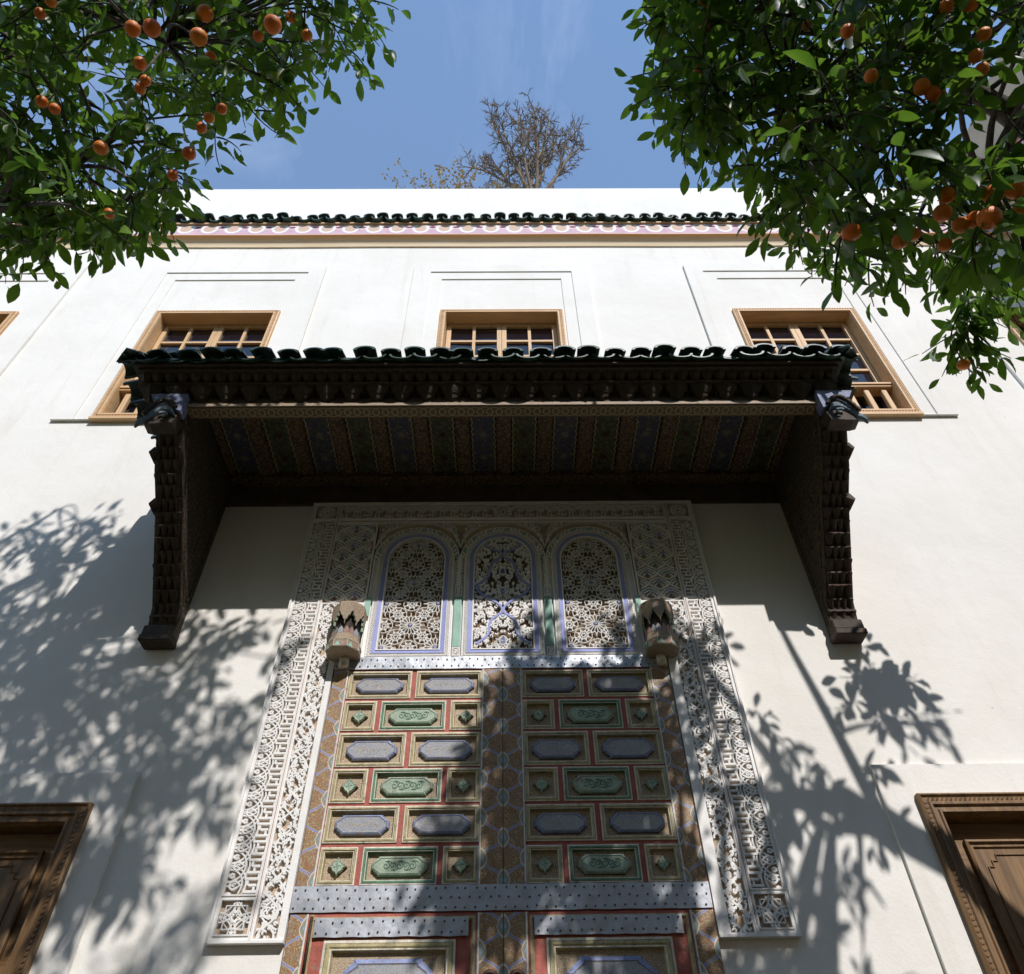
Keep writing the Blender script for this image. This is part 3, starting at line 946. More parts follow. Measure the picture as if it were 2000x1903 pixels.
def star_square(x0, x1, z0, z1, mb):
    cx, cz = (x0 + x1) / 2, (z0 + z1) / 2
    hx, hz = (x1 - x0) / 2, (z1 - z0) / 2
    h = min(hx, hz)
    k = 0
    for sx, sz in ((-1, -1), (-1, 1), (1, -1), (1, 1)):
        a = math.atan2(-sz, -sx)
        for rr in (h * 1.28, h * 1.05):
            mb.ribbon([(x, z) for x, z in arc(cx + sx * hx, cz + sz * hz, rr, a - 0.72, a + 0.72, 12) if x0 < x < x1 and z0 < z < z1], 0.0065, RY0 + 0.0005 * k, RY1); k += 1
    for q in range(2):
        mb.ribbon([(cx + h * 0.95 * cos(q * pi / 4 + pi / 2 * i), cz + h * 0.95 * sin(q * pi / 4 + pi / 2 * i)) for i in range(4)], 0.006, RY0 - 0.0006 * (q + 1), RY1, 0, True)
    mb.ribbon([(cx + h * (0.34 if i % 2 else 0.24) * cos(pi / 8 * i), cz + h * (0.34 if i % 2 else 0.24) * sin(pi / 8 * i)) for i in range(16)], 0.006, RY0 - 0.002, RY1, 0, True)
for x0 in (PL + 0.031, PR - 0.189):
    q = MB(); star_square(x0, x0 + 0.158, 2.528, 2.679, q)
    q.build('star_knot', 'stucco', sur)
    q = MB()
    cx, cz = x0 + 0.079, 5.279
    for i in range(16):
        a = 2 * pi * i / 16
        q.ribbon([(cx + 0.012 * cos(a), cz + 0.012 * sin(a)), (cx + 0.04 * cos(a + .1), cz + 0.036 * sin(a + .1)), (cx + 0.068 * cos(a), cz + 0.060 * sin(a))], 0.006, RY0 + 0.0003 * (i % 5), RY1)
    q.ribbon(arc(cx, cz, 0.05, 0, 2 * pi, 20)[:-1], 0.006, RY0 - 0.001, RY1, 0, True)
    q.build('rosette_square', 'stucco', sur)

# top band: interlaced arcade with a line of angular script and a round medallion
q = MB()
xa, xb = PL + 0.214, PR - 0.214
n = 30
p = (xb - xa) / n
cxm = (xa + xb) / 2
for i in range(n):
    x = xa + p * (i + 0.5)
    if abs(x - cxm) < 0.075: continue
    for rr, zz in ((p * 0.98, 0), (p * 0.80, 0)):
        q.ribbon([(a, c) for a, c in arc(x, 5.275, rr, 0.0, pi, 10, 0.062 * rr / p / 0.98) if xa < a < xb], 0.006, RY0 + 0.0006 * (i % 4) + (0.0003 if rr > p * .9 else 0), RY1)
    q.ribbon(spiral(x, 5.292, 0.016, 0.004, 0.5, 0.9, 7), 0.006, RY0 - 0.001, RY1)
    v = i % 3
    q.ribbon([(x - p * 0.46, 5.225 + 0.012 * v), (x + p * 0.46, 5.225 + 0.012 * v)], 0.007, RY0 - 0.0006, RY1)
    q.ribbon([(x, 5.216), (x, 5.262)], 0.007, RY0 + 0.0002, RY1)
    q.ribbon([(x - p * .3, 5.235), (x - p * .3, 5.268)], 0.007, RY0 + 0.0010, RY1)
for rr in (0.060, 0.048):
    q.ribbon(arc(cxm, 5.279, rr * 1.05, 0, 2 * pi, 24)[:-1], 0.006, RY0 - 0.002, RY1, 0, True)
for i in range(8):
    a = 2 * pi * i / 8
    q.ribbon(spiral(cxm + 0.025 * cos(a), 5.279 + 0.025 * sin(a), 0.014, 0.004, a, 0.8, 6), 0.005, RY0, RY1)
q.build('arcade_band', 'stucco', sur)

# lotus panels either side of the arches
def lotus(x0, x1, z0, z1, name):
    q = MB(); drops = MB()
    W_ = x1 - x0
    nx = 2; p = W_ / nx
    rows = int((z1 - z0) / 0.085)
    pz = (z1 - z0) / rows
    for j in range(rows):
        off = 0.5 if j % 2 else 0.0
        for i in range(-1, nx + 1):
            cx = x0 + p * (i + 0.5 + off); cz = z0 + pz * (j + 0.45)
            def keep(pts): return [a for a in pts if x0 + 0.002 < a[0] < x1 - 0.002 and z0 + 0.002 < a[1] < z1 - 0.002]
            for s in (-1, 1):
                for kk, (w1, hgt) in enumerate(((0.50, 0.62), (0.36, 0.50), (0.22, 0.36))):
                    pts = [(cx + s * p * w1 * sin(t_ * pi) * 0.98, cz - pz * 0.42 + pz * 1.45 * hgt * t_ * 1.3) for t_ in [m_ / 10 for m_ in range(11)]]
                    pts = keep(pts)
                    if len(pts) > 2: q.ribbon(pts, 0.0068, RY0 + 0.0005 * kk + 0.0002 * (j % 2) + 0.0001 * (s + 1), RY1)
                pts = keep(spiral(cx + s * p * 0.40, cz + pz * 0.12, 0.013, 0.003, pi / 2 - s * 0.5, s * 0.9, 7))
                if len(pts) > 2: q.ribbon(pts, 0.006, RY0 - 0.0012, RY1)
            if x0 < cx - 0.014 and cx + 0.014 < x1:
                d = [(cx + 0.011 * sin(a) * (1.0 if cos(a) < 0 else 0.75), cz + pz * 0.30 + 0.017 * -cos(a)) for a in [2 * pi * m_ / 10 for m_ in range(10)]]
                drops.prism(d, RY0 - 0.003, RY1, 0 if (j + i) % 3 else 1)
    # pointed head
    q.ribbon([(x0 + 0.002, z0 + (z1 - z0) * 0.78)] + [(x0 + W_ / 2 - W_ * 0.49 * cos(pi * i / 14), z0 + (z1 - z0) * 0.84 + (z1 - z0) * 0.145 * sin(pi * i / 14)) for i in range(15)] + [(x1 - 0.002, z0 + (z1 - z0) * 0.78)], 0.010, RY0 - 0.003, RY1)
    o = q.build(name, 'stucco', sur)
    drops.build('painted_drops', ['blue', 'pale_green'], sur)
lotus(PL + 0.213, -0.931, 4.461, 5.149, 'lotus_panel')
lotus(0.901, PR - 0.213, 4.461, 5.149, 'lotus_panel')

# three arched lattice windows
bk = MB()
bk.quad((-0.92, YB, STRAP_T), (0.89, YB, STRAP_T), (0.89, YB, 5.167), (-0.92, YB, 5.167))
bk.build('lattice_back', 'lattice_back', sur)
ZS = 4.828
def outline(c, r, zb, n=24):
    pts = [(c - r, zb)] + [(c - r, zb + (ZS - zb) * k / 4) for k in range(1, 4)]
    pts += arc(c, ZS, r, pi, 0, n)
    pts += [(c + r, ZS - (ZS - zb) * k / 4) for k in range(1, 4)] + [(c + r, zb)]
    return pts
def sweep(mb, c, prof, mats=None):
    """prof = [(radius, bottom z, y)...] from outside to inside"""
    mb.loft([[(x, y, z) for x, z in outline(c, r_, zb)] for r_, zb, y in prof], 0, True, mats)
for ci, c in enumerate(CX):
    a = MB()
    # outer scalloped arch, cream, lattice border floor, cream, blue, cream
    sweep(a, c, [(0.2985, STRAP_T, -0.031), (0.290, STRAP_T + 0.004, -0.031), (0.290, STRAP_T + 0.004, YR), (0.262, STRAP_T + 0.005, YR), (0.262, STRAP_T + 0.005, -0.033), (0.255, STRAP_T + 0.006, -0.033)])
    a.build('arch_moulding', 'stucco', sur)
    a = MB()
    sweep(a, c, [(0.255, 4.048, -0.0325), (0.250, 4.050, -0.034), (0.250, 4.050, YR), (0.232, 4.064, YR), (0.232, 4.064, -0.034), (0.228, 4.067, -0.036), (0.2275, 4.067, -0.033)])
    a.build('lattice_border', ['stucco'], sur)
    a = MB()
    sweep(a, c, [(0.2275, 4.067, -0.0335), (0.226, 4.068, -0.037), (0.202, 4.090, -0.031), (0.2015, 4.0905, -0.028)])
    a.build('blue_band', 'blue', sur)
    a = MB()
    sweep(a, c, [(0.2015, 4.0905, -0.029), (0.2005, 4.091, -0.036), (0.193, 4.098, -0.036), (0.190, 4.100, -0.026), (0.190, 4.100, YB)])
    a.build('inner_moulding', 'stucco', sur)
    # diagonal criss-cross in the border: two zig-zags
    a = MB()
    ro = outline(c, 0.248, 4.051, 40); ri = outline(c, 0.234, 4.063, 40)
    def resample(pts, n):
        L = [0]
        for u, v in zip(pts, pts[1:]): L.append(L[-1] + math.hypot(v[0] - u[0], v[1] - u[1]))
        o_ = []
        j = 0
        for i in range(n + 1):
            t_ = L[-1] * i / n
            while j < len(L) - 2 and L[j + 1] < t_: j += 1
            f = (t_ - L[j]) / max(1e-9, L[j + 1] - L[j])
            o_.append((pts[j][0] + (pts[j + 1][0] - pts[j][0]) * f, pts[j][1] + (pts[j + 1][1] - pts[j][1]) * f))
        return o_
    N_ = 120
    for A, B in ((ro, ri), (ro + [ro[0]], ri + [ri[0]])):
        pass
    so, si = resample(ro, N_), resample(ri, N_)
    a.ribbon([so[i] if i % 2 else si[i] for i in range(N_ + 1)], 0.0042, -0.0325, YR + 0.0004)
    a.ribbon([si[i] if i % 2 else so[i] for i in range(N_ + 1)], 0.0042, -0.0320, YR + 0.0004)
    nb = 34
    bo = [(c - 0.246 + 0.492 * i / nb, 4.0525 if i % 2 else 4.0625) for i in range(nb + 1)]
    bo2 = [(c - 0.246 + 0.492 * i / nb, 4.0625 if i % 2 else 4.0525) for i in range(nb + 1)]
    a.ribbon(bo, 0.0042, -0.0325, YR + 0.0004); a.ribbon(bo2, 0.0042, -0.0320, YR + 0.0004)
    a.build('crisscross', 'stucco', sur)
    # spandrels: floor plus curls, and leaf voussoirs around the head
    a = MB()
    xl, xr, zt = c - 0.2985, c + 0.2985, 5.1655
    arcp = arc(c, ZS, 0.2985, pi, 0, 24)
    for u, v in zip(arcp, arcp[1:]):
        if min(u[1], v[1]) >= zt: continue
        a.quad((u[0], YR, min(u[1], zt)), (v[0], YR, min(v[1], zt)), (v[0], YR, zt), (u[0], YR, zt), 1)
    for i in range(27):
        t_ = pi * (i + 0.5) / 27
        for s in (1,):
            x, z = c + 0.276 * cos(t_), ZS + 0.276 * sin(t_)
            tx, tz = -sin(t_), cos(t_)
            rx, rz = cos(t_), sin(t_)
            d = 1 if t_ < pi / 2 else -1
            a.ribbon([(x - rx * 0.012 - d * tx * 0.012, z - rz * 0.012 - d * tz * 0.012), (x + d * tx * 0.004, z + d * tz * 0.004), (x + rx * 0.011 + d * tx * 0.014, z + rz * 0.011 + d * tz * 0.014)], 0.011, -0.0315 + 0.0002 * (i % 3), YR + 0.0004, 2 if i % 4 == 0 else 0)
    for s in (-1, 1):
        ex = c + s * 0.2985
        k = 0
        for (dx, dz, rr) in ((0.045, 0.055, 0.030), (0.030, 0.115, 0.022), (0.085, 0.018, 0.022), (0.020, 0.165, 0.016), (0.075, 0.055, 0.012), (0.125, 0.010, 0.012)):
            x, z = ex - s * dx, zt - dz
            q_ = [(px_, pz_) for px_, pz_ in spiral(x, z, rr, 0.004, pi / 2, s * 1.2, 12) if math.hypot(px_ - c, pz_ - ZS) > 0.302 and xl < px_ < xr and pz_ < zt]
            if len(q_) > 2: a.ribbon(q_, 0.007, -0.030 - 0.0004 * k, YR + 0.0004)
            k += 1
        lobes = [(ex, zt - 0.235), (ex - s * 0.02, zt - 0.15), (ex - s * 0.06, zt - 0.085), (ex - s * 0.13, zt - 0.03), (ex - s * 0.2, zt - 0.004)]
        a.ribbon(lobes, 0.006, -0.0335, YR + 0.0004)
    a.build('spandrel', ['stucco', 'stucco_floor', 'pale_green'], sur)

LY0, LY1 = -0.028, -0.014
def inside_arch(c, x, z, r_=0.189, zb=4.1005):
    return z > zb and abs(x - c) < r_ and (z < ZS or math.hypot(x - c, z - ZS) < r_)
def clip_ribbon(mb, c, pts, w_, y0, y1, mi=0):
    run = []
    for q_ in pts + [None]:
        if q_ is not None and inside_arch(c, *q_):
            run.append(q_)
        else:
            if len(run) > 1: mb.ribbon(run, w_, y0, y1, mi)
            run = []
def dens(a, b_, n):
    return [(a[0] + (b_[0] - a[0]) * i / n, a[1] + (b_[1] - a[1]) * i / n) for i in range(n + 1)]
def rosette_lattice(c):
    a = MB(); buds = MB()
    P_ = 0.3385
    cen = [(c, 4.958 - P_ * k) for k in range(0, 3)] + [(c + s * 0.169, 4.789 - P_ * k) for k in range(0, 3) for s in (-1, 1)]
    for (x, z) in cen:
        if inside_arch(c, x, z):
            buds.dome((x, -0.026, z), 0.011, n=8)
        for i in range(16):
            t0, t1 = 2 * pi * (i - 0.5) / 16, 2 * pi * (i + 0.5) / 16
            tm = (t0 + t1) / 2
            P2 = lambda r_, t_: (x + r_ * cos(t_), z + r_ * sin(t_))
            clip_ribbon(a, c, dens(P2(0.016, t0), P2(0.058, t0), 4), 0.0036, LY0, LY1)
            clip_ribbon(a, c, dens(P2(0.058, t0), P2(0.076, tm), 3), 0.0036, LY0 + 0.0003, LY1)
            clip_ribbon(a, c, dens(P2(0.076, tm), P2(0.058, t1), 3), 0.0036, LY0 + 0.0006, LY1)
            if i % 2 == 0:
                clip_ribbon(a, c, dens(P2(0.076, tm), P2(0.094, tm), 2), 0.0036, LY0 + 0.0009, LY1)
    # small stars and cells between the rosettes
    small = [(c + sx * 0.085, 4.958 - P_ * k - P_ * f) for k in range(-1, 4) for f in (0.25, 0.75) for sx in (-1, 1)]
    small += [(c + sx * 0.169, 4.958 - P_ * k) for k in range(0, 4) for sx in (-1, 1)] + [(c, 4.789 - P_ * k) for k in range(0, 4)]
    for (x, z) in small:
        R2 = 0.040
        pts = [(x + (R2 if i % 2 else R2 * 0.62) * cos(pi / 8 * i), z + (R2 if i % 2 else R2 * 0.62) * sin(pi / 8 * i)) for i in range(17)]
        d = []
        for u, v in zip(pts, pts[1:]): d += dens(u, v, 2)[:-1]
        clip_ribbon(a, c, d + [d[0]], 0.0036, LY0 + 0.0012, LY1)
        for i in range(8):
            t_ = pi / 4 * i + pi / 8
            clip_ribbon(a, c, dens((x + 0.010 * cos(t_), z + 0.010 * sin(t_)), (x + 0.058 * cos(t_), z + 0.058 * sin(t_)), 4), 0.0032, LY0 + 0.0015, LY1)
        clip_ribbon(a, c, arc(x, z, 0.012, 0, 2 * pi, 10), 0.0034, LY0 + 0.0018, LY1)
        clip_ribbon(a, c, arc(x, z, 0.056, 0, 2 * pi, 24), 0.0030, LY0 + 0.0021, LY1)
    a.build('rosette_lattice', 'stucco', sur)
    buds.build('rosette_buds', 'blue', sur)
rosette_lattice(CX[0]); rosette_lattice(CX[2])
def arabesque_lattice(c):
    a = MB()
    r_ = random.Random(21)
    blue = MB()
    def ogee(z0, z1, w0, w1):
        return [(w0 + (w1 - w0) * t_ - 0.028 * sin(2 * pi * t_), z0 + (z1 - z0) * t_) for t_ in [i / 16 for i in range(17)]]
    for s in (-1, 1):
        for (z0, z1, w0, w1) in ((4.135, 4.375, 0.172, 0.004), (4.375, 4.60, 0.004, 0.176), (4.60, 4.845, 0.176, 0.006), (4.845, 4.97, 0.006, 0.11)):
            pts = [(c + s * x, z) for x, z in ogee(z0, z1, w0, w1)]
            clip_ribbon(blue, c, pts, 0.012, LY0 - 0.006 - 0.0003 * s, LY1)
    k = 0
    z = 4.108
    while z < 5.01:
        for q_ in range(7):
            x = r_.uniform(0.004, 0.185)
            rr = r_.uniform(0.008, 0.020)
            a0 = r_.uniform(0, 6.28); tt = r_.choice((-1, 1)) * r_.uniform(0.5, 1.0)
            zz = z + r_.uniform(-0.008, 0.008)
            base = spiral(x, zz, rr, 0.003, a0, tt, 8)
            w_ = r_.uniform(0.0045, 0.0078)
            for s in (-1, 1):
                clip_ribbon(a, c, [(c + s * px_, pz_) for px_, pz_ in base if px_ > 0], w_, LY0 - 0.0001 * (k % 23), LY1)
            k += 1
        z += 0.017
    for zc in (4.16, 4.36, 4.55, 4.72, 4.90):
        for rr in (0.024, 0.013):
            t_ = [(c + rr * sin(u) * (0.8 if cos(u) > 0 else 1), zc + rr * 1.35 * cos(u)) for u in [2 * pi * i / 12 for i in range(13)]]
            clip_ribbon(a if rr > .02 else blue, c, t_, 0.006, LY0 - 0.004, LY1)
    a.build('arabesque_lattice', 'stucco', sur)
    blue.build('blue_ogee', 'blue', sur)
arabesque_lattice(CX[1])
# green strips and knot squares between the arches
for x0, x1 in ((-0.335, -0.287), (0.2595, 0.3075)):
    k = MB()
    k.box(x0, x1, -0.036, -0.002, 4.112, 4.496)
    for f in (0.2, 0.4, 0.6, 0.8):
        xx = x0 + (x1 - x0) * f
        k.box(xx - 0.002, xx + 0.002, -0.0385, -0.036, 4.115, 4.493)
    k.build('green_strip', 'pale_green', sur)
    k = MB()
    for z0, z1 in ((STRAP_T + 0.003, 4.108), (4.500, 4.590)):
        k.box(x0, x1, -0.026, -0.002, z0, z1, 1)
        k.frame(x0, x1, z0, z1, [(0, -0.025), (0, -0.037), (0.006, -0.037), (0.006, -0.026)])
        cx, cz = (x0 + x1) / 2, (z0 + z1) / 2
        for s in (1, -1):
            k.ribbon([(x0 + 0.009, cz - s * (z1 - z0) * 0.36), (x1 - 0.009, cz + s * (z1 - z0) * 0.36)], 0.005, -0.036 + 0.0005 * s, -0.026)
        k.ribbon(arc(cx, cz, 0.012, 0, 2 * pi, 8)[:-1], 0.005, -0.0365, -0.026, 0, True)
    zz = 4.60
    while zz < 4.84:
        cx = (x0 + x1) / 2
        for s in (-1, 1):
            k.ribbon(spiral(cx + s * 0.012, zz, 0.012, 0.003, 0.4, s * 0.9, 7), 0.006, -0.034 - 0.0005 * s, -0.010)
        zz += 0.026
    k.box(x0, x1, -0.012, -0.0025, 4.592, 4.95, 1)
    k.build('pier_ornament', ['stucco', 'stucco_floor'], sur)
k = MB()
k.box(-0.924, -0.884, -0.0365, -0.0345, 4.35, 4.50)
k.box(0.862, 0.894, -0.0365, -0.0345, 4.35, 4.50)
k.build('green_strip', 'pale_green', sur)
MB.width = 1.0
# ------------------------------------------------------------------ the double gate
JX = -0.018                                        # meeting line of the two leaves
ROWS = [(3.763, 3.945, 'A'), (3.560, 3.745, 'B'), (3.346, 3.545, 'A'), (3.147, 3.334, 'B'), (2.942, 3.130, 'A'), (2.742, 2.922, 'B')]
GY = -0.020                                        # gate face
def notched(cx, cz, hw, hh, n):
    """long octagon with stepped, hollow corners (the raised cartouche)"""
    q = [(cx + hw, cz + hh * 0.34), (cx + hw - n * 0.45, cz + hh * 0.42), (cx + hw - n * 0.55, cz + hh * 0.52), (cx + hw - n * 1.55, cz + hh * 0.88), (cx + hw - n * 1.60, cz + hh)]
    q += [(2 * cx - x, z) for x, z in reversed(q)]
    q += [(x, 2 * cz - z) for x, z in reversed(q)]
    return q
def cartouche(mb, shape, layers):
    """layers = [(scale_x, scale_z, y)...]; shape(hw, hh) gives the outline"""
    rings = [[(x, y, z) for x, z in shape(dx, dz)] for dx, dz, y in layers]
    return rings
def panel(leaf, x0, x1, z0, z1, kind, y=GY, big=False):
    small = kind == 'S'
    rim = 'gate_green' if kind == 'G' else 'gate_gold'
    f = MB()
    m_ = 1.8 if big else 1.0
    f.frame(x0, x1, z0, z1, [(0, y), (0, y - 0.006), (0.0065 * m_, y - 0.0075), (0.007 * m_, y - 0.005), (0.008 * m_, y - 0.010), (0.015 * m_, y - 0.011), (0.0195 * m_, y - 0.006), (0.0225 * m_, y - 0.006), (0.0235 * m_, y - 0.003), (0.027 * m_, y + 0.0195)],
            [0, 0, 2, 1, 1, 1, 0, 0, 1])
    f.build('panel_moulding', ['gate_cream', rim, 'gate_edge'], leaf)
    i = 0.027 * m_
    f = MB()
    f.quad((x0 + i - .001, y + 0.0195, z0 + i - .001), (x1 - i + .001, y + 0.0195, z0 + i - .001), (x1 - i + .001, y + 0.0195, z1 - i + .001), (x0 + i - .001, y + 0.0195, z1 - i + .001))
    f.build('carved_field', 'field', leaf)
    cx, cz = (x0 + x1) / 2, (z0 + z1) / 2
    hw, hh = (x1 - x0) / 2 - i - 0.020 * m_, (z1 - z0) / 2 - i - 0.014 * m_
    yb = y + 0.019
    f = MB()
    if small:
        def shp(d):
            pts = []
            R0 = min(hw, hh) * 1.02 - d
            for k in range(4):
                a = k * pi / 2
                for (da, rr) in ((0, 1.0), (0.28, 0.66), (0.45, 0.72), (pi / 4, 0.70), (pi / 2 - 0.45, 0.72), (pi / 2 - 0.28, 0.66)):
                    pts.append((cx + R0 * rr * cos(a + da), cz + R0 * rr * sin(a + da)))
            return pts
        mats = ['gate_edge', 'gate_palegreen', 'gate_green', 'gate_palegreen', 'gate_green']
        lay = [(0, yb), (0.001, yb - 0.010), (0.006, yb - 0.020), (0.009, yb - 0.024), (0.0105, yb - 0.024), (0.018, yb - 0.022)]
        f.loft([[(x, yy, z) for x, z in shp(d)] for d, yy in lay], 0, True, [0, 1, 1, 2, 3], cap1=True)
        for k in range(4):
            a = k * pi / 2
            f.ribbon([(cx + 0.003 * cos(a), cz + 0.003 * sin(a)), (cx + 0.012 * cos(a + .35), cz + 0.012 * sin(a + .35)), (cx + 0.018 * cos(a), cz + 0.018 * sin(a))], 0.003, yb - 0.0235, yb - 0.0215, 4)
        f.build('star_boss', mats, leaf)
    else:
        n = hh * 0.42
        shp = lambda d: notched(cx, cz, hw - d, hh - d * 0.9, n)
        if kind == 'G':
            mats = ['gate_edge', 'gate_palegreen', 'gate_palegreen', 'gate_palegreen', 'gate_scroll']
        else:
            mats = ['gate_edge', 'gate_blue', 'gate_blue', 'lilac', 'gate_gold']
        lay = [(0, yb), (0.001, yb - 0.009), (0.007 * m_, yb - 0.020), (0.013 * m_, yb - 0.023), (0.0145 * m_, yb - 0.0235), (0.016 * m_, yb - 0.022), (0.0175 * m_, yb - 0.021)]
        f.loft([[(x, yy, z) for x, z in shp(d)] for d, yy in lay], 0, True, [0, 1, 1, 0, 3, 3], cap1=True)
        yf = yb - 0.0222
        if kind == 'G':
            ns = 5
            for k in range(ns):
                x = cx - (hw - 0.06) + 2 * (hw - 0.06) * (k + 0.5) / ns
                s = 1 if k % 2 else -1
                f.ribbon(spiral(x, cz, hh * 0.42, 0.003, -s * pi / 2, s * 1.35, 16), 0.0035, yf - 0.0003, yb - 0.0205, 4)
                f.ribbon([(x - 0.006, cz - s * hh * 0.40), (x + 0.012, cz - s * hh * 0.46), (x + 0.028, cz - s * hh * 0.3)], 0.003, yf - 0.0006, yb - 0.0205, 4)
        else:
            ns = 6
            for k in range(ns):
                x = cx - (hw - 0.055) + 2 * (hw - 0.055) * (k + 0.5) / ns
                a = rnd.uniform(0, 6)
                f.ribbon([(x + 0.009 * cos(a), cz + 0.011 * sin(a)), (x + 0.003 * cos(a + 1), cz), (x - 0.008 * cos(a), cz - 0.011 * sin(a + .5))], 0.004, yf, yb - 0.0205, 4)
        f.build('cartouche', mats, leaf)

def strap(leaf, x0, x1, z0, z1, y, rows, pitch=0.062, jog=0.0):
    s = MB()
    n = 26
    f0, f1 = [], []
    for i in range(n + 1):
        x = x0 + (x1 - x0) * i / n
        e = 0.0014 * sin(i * 1.3) + rnd.uniform(-.0008, .0008)
        f0.append((x, y + e * 0.5, z0 + e)); f1.append((x, y - e * 0.6, z1 + e * 0.5))
    for i in range(n):
        mid0 = tuple((a + b_) / 2 for a, b_ in zip(f0[i], f1[i])); mid1 = tuple((a + b_) / 2 for a, b_ in zip(f0[i + 1], f1[i + 1]))
        bz = lambda p, k: (p[0], p[1] - 0.0014 * sin(k * 1.3), p[2])
        s.quad(f0[i], f0[i + 1], bz(mid1, i + 1), bz(mid0, i)); s.quad(bz(mid0, i), bz(mid1, i + 1), f1[i + 1], f1[i])
        s.quad(f0[i], (f0[i][0], y + 0.008, f0[i][2]), (f0[i + 1][0], y + 0.008, f0[i + 1][2]), f0[i + 1])
        s.quad(f1[i], f1[i + 1], (f1[i + 1][0], y + 0.008, f1[i + 1][2]), (f1[i][0], y + 0.008, f1[i][2]))
    for (p, q) in ((f0[0], f1[0]), (f0[-1], f1[-1])):
        s.quad(p, q, (q[0], y + 0.008, q[2]), (p[0], y + 0.008, p[2]))
    st = s.build('metal_strap', 'zinc', leaf)
    r_ = MB()
    for k, zf in enumerate(rows):
        m2 = int((x1 - x0) / pitch)
        for i in range(m2):
            x = x0 + (x1 - x0) * (i + 0.5 + (0.18 if k % 2 else -0.18)) / m2 + rnd.uniform(-.006, .006)
            r_.dome((x, y - 0.0025, z0 + (z1 - z0) * zf + rnd.uniform(-.004, .004)), 0.0052, n=7, flat=0.9)
    r_.build('rivets', 'rivet', leaf, True)['kind'] = 'stuff'

for leafi, (lx0, lx1) in enumerate(((DL + 0.007, JX - 0.0015), (JX + 0.0015, DR - 0.007))):
    L = leafi == 0
    pa, pb = (-0.949, -0.143) if L else (0.099, 0.880)
    w_ = pb - pa
    lay_out = []
    for z0, z1, kind in ROWS:
        if kind == 'A':
            m_ = pa + w_ * 0.49
            lay_out += [(pa, m_ - 0.014, z0, z1, 'A', False), (m_ + 0.014, pb, z0, z1, 'A', False)]
        else:
            a_, c_ = pa + w_ * 0.236, pb - w_ * 0.225
            lay_out += [(pa, a_, z0, z1, 'S', False), (a_ + 0.027, c_ - 0.027, z0, z1, 'G', False), (c_, pb, z0, z1, 'S', False)]
    for z0, z1 in ((2.16, 2.502), (1.30, 2.12), (0.45, 1.26)):
        lay_out.append((pa + 0.085, pb - 0.100, z0, z1, 'A', True))
    b = MB()
    heightfield(b, lx0, lx1, 0.04, STRAP_T - 0.002, GY, [(q[0] + 0.003, q[1] - 0.003, q[2] + 0.003, q[3] - 0.003, None) for q in lay_out], -0.0012, -0.0012)
    leaf = b.build('gate_leaf', 'gate_red', palace)
    for q in lay_out:
        panel(leaf, *q[:5], big=q[5])
    # painted stiles at the hanging side and at the meeting line
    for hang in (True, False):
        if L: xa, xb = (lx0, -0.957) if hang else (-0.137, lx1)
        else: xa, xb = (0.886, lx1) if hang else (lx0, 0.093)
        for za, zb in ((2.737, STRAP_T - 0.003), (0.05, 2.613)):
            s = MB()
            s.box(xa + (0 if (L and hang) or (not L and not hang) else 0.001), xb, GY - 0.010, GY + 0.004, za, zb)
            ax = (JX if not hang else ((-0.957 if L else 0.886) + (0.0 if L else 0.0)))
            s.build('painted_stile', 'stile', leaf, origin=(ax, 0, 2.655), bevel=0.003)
            e = MB()
            ex = xb if (L and hang) or (not L and not hang) else xa
            e.box(ex - 0.004, ex + 0.004, GY - 0.0125, GY - 0.0095, za, zb)
            e.build('edge_line', 'gate_cream', leaf)
            e = MB()
            e.box(ex - 0.0065, ex - 0.0042, GY - 0.0118, GY - 0.0097, za, zb)
            e.build('edge_line', 'gate_blue', leaf)
    strap(leaf, lx0 - 0.004, lx1, 3.957, STRAP_T - 0.001, GY - 0.014, (0.24, 0.76), 0.046)
    strap(leaf, lx0 - 0.004, lx1, 2.620, 2.737, GY - 0.014, (0.14, 0.52, 0.86), 0.047)
    # wicket below the lower strap
    f = MB()
    f.frame(pa - 0.004, pb + 0.004, 0.12, 2.612, [(0, GY), (0, GY - 0.008), (0.012, GY - 0.009), (0.014, GY - 0.012), (0.024, GY - 0.012), (0.032, GY - 0.002), (0.034, GY + 0.006)], [0, 0, 1, 1, 1, 0])
    f.build('wicket_frame', ['gate_red', 'gate_gold'], leaf)
    strap(leaf, pa + 0.030, pb - 0.042, 2.513, 2.594, GY - 0.016, (0.22, 0.80), 0.048)
    # round iron knocker plate near the meeting line
    kx = JX + (-0.062 if L else 0.062)
    k = MB()
    for rr, yy, ff in ((0.043, GY - 0.011, 0.25), (0.030, GY - 0.020, 0.4), (0.014, GY - 0.030, 0.9)):
        k.dome((kx, yy, 2.335), rr, n=18, flat=ff)
    k.tube([(kx + 0.034 * cos(a), GY - 0.036, 2.318 + 0.040 * sin(a)) for a in [2 * pi * i / 18 for i in range(19)]], 0.005, 6, 0, False)
    k.build('knocker', 'iron', leaf, True)
    if L:
        k = MB()
        k.tube([(-0.934, GY - 0.022, 2.60), (-0.934, GY - 0.022, 2.33)], 0.0075, 8)
        k.tube([(-0.934 + 0.014 * cos(a), GY - 0.026 - 0.006 * sin(a), 2.318 + 0.014 * sin(a)) for a in [2 * pi * i / 12 for i in range(13)]], 0.005, 6, 0, False)
        k.tube([(-0.934, GY - 0.045, 2.352), (-0.934, GY - 0.010, 2.352)], 0.011, 8)
        k.build('bolt_rod', 'iron', leaf, True)
        k = MB()
        k.box(-0.9415, -0.9265, GY - 0.0135, GY - 0.006, 2.345, 2.61)
        k.build('bolt_rail', 'gate_gold', leaf)

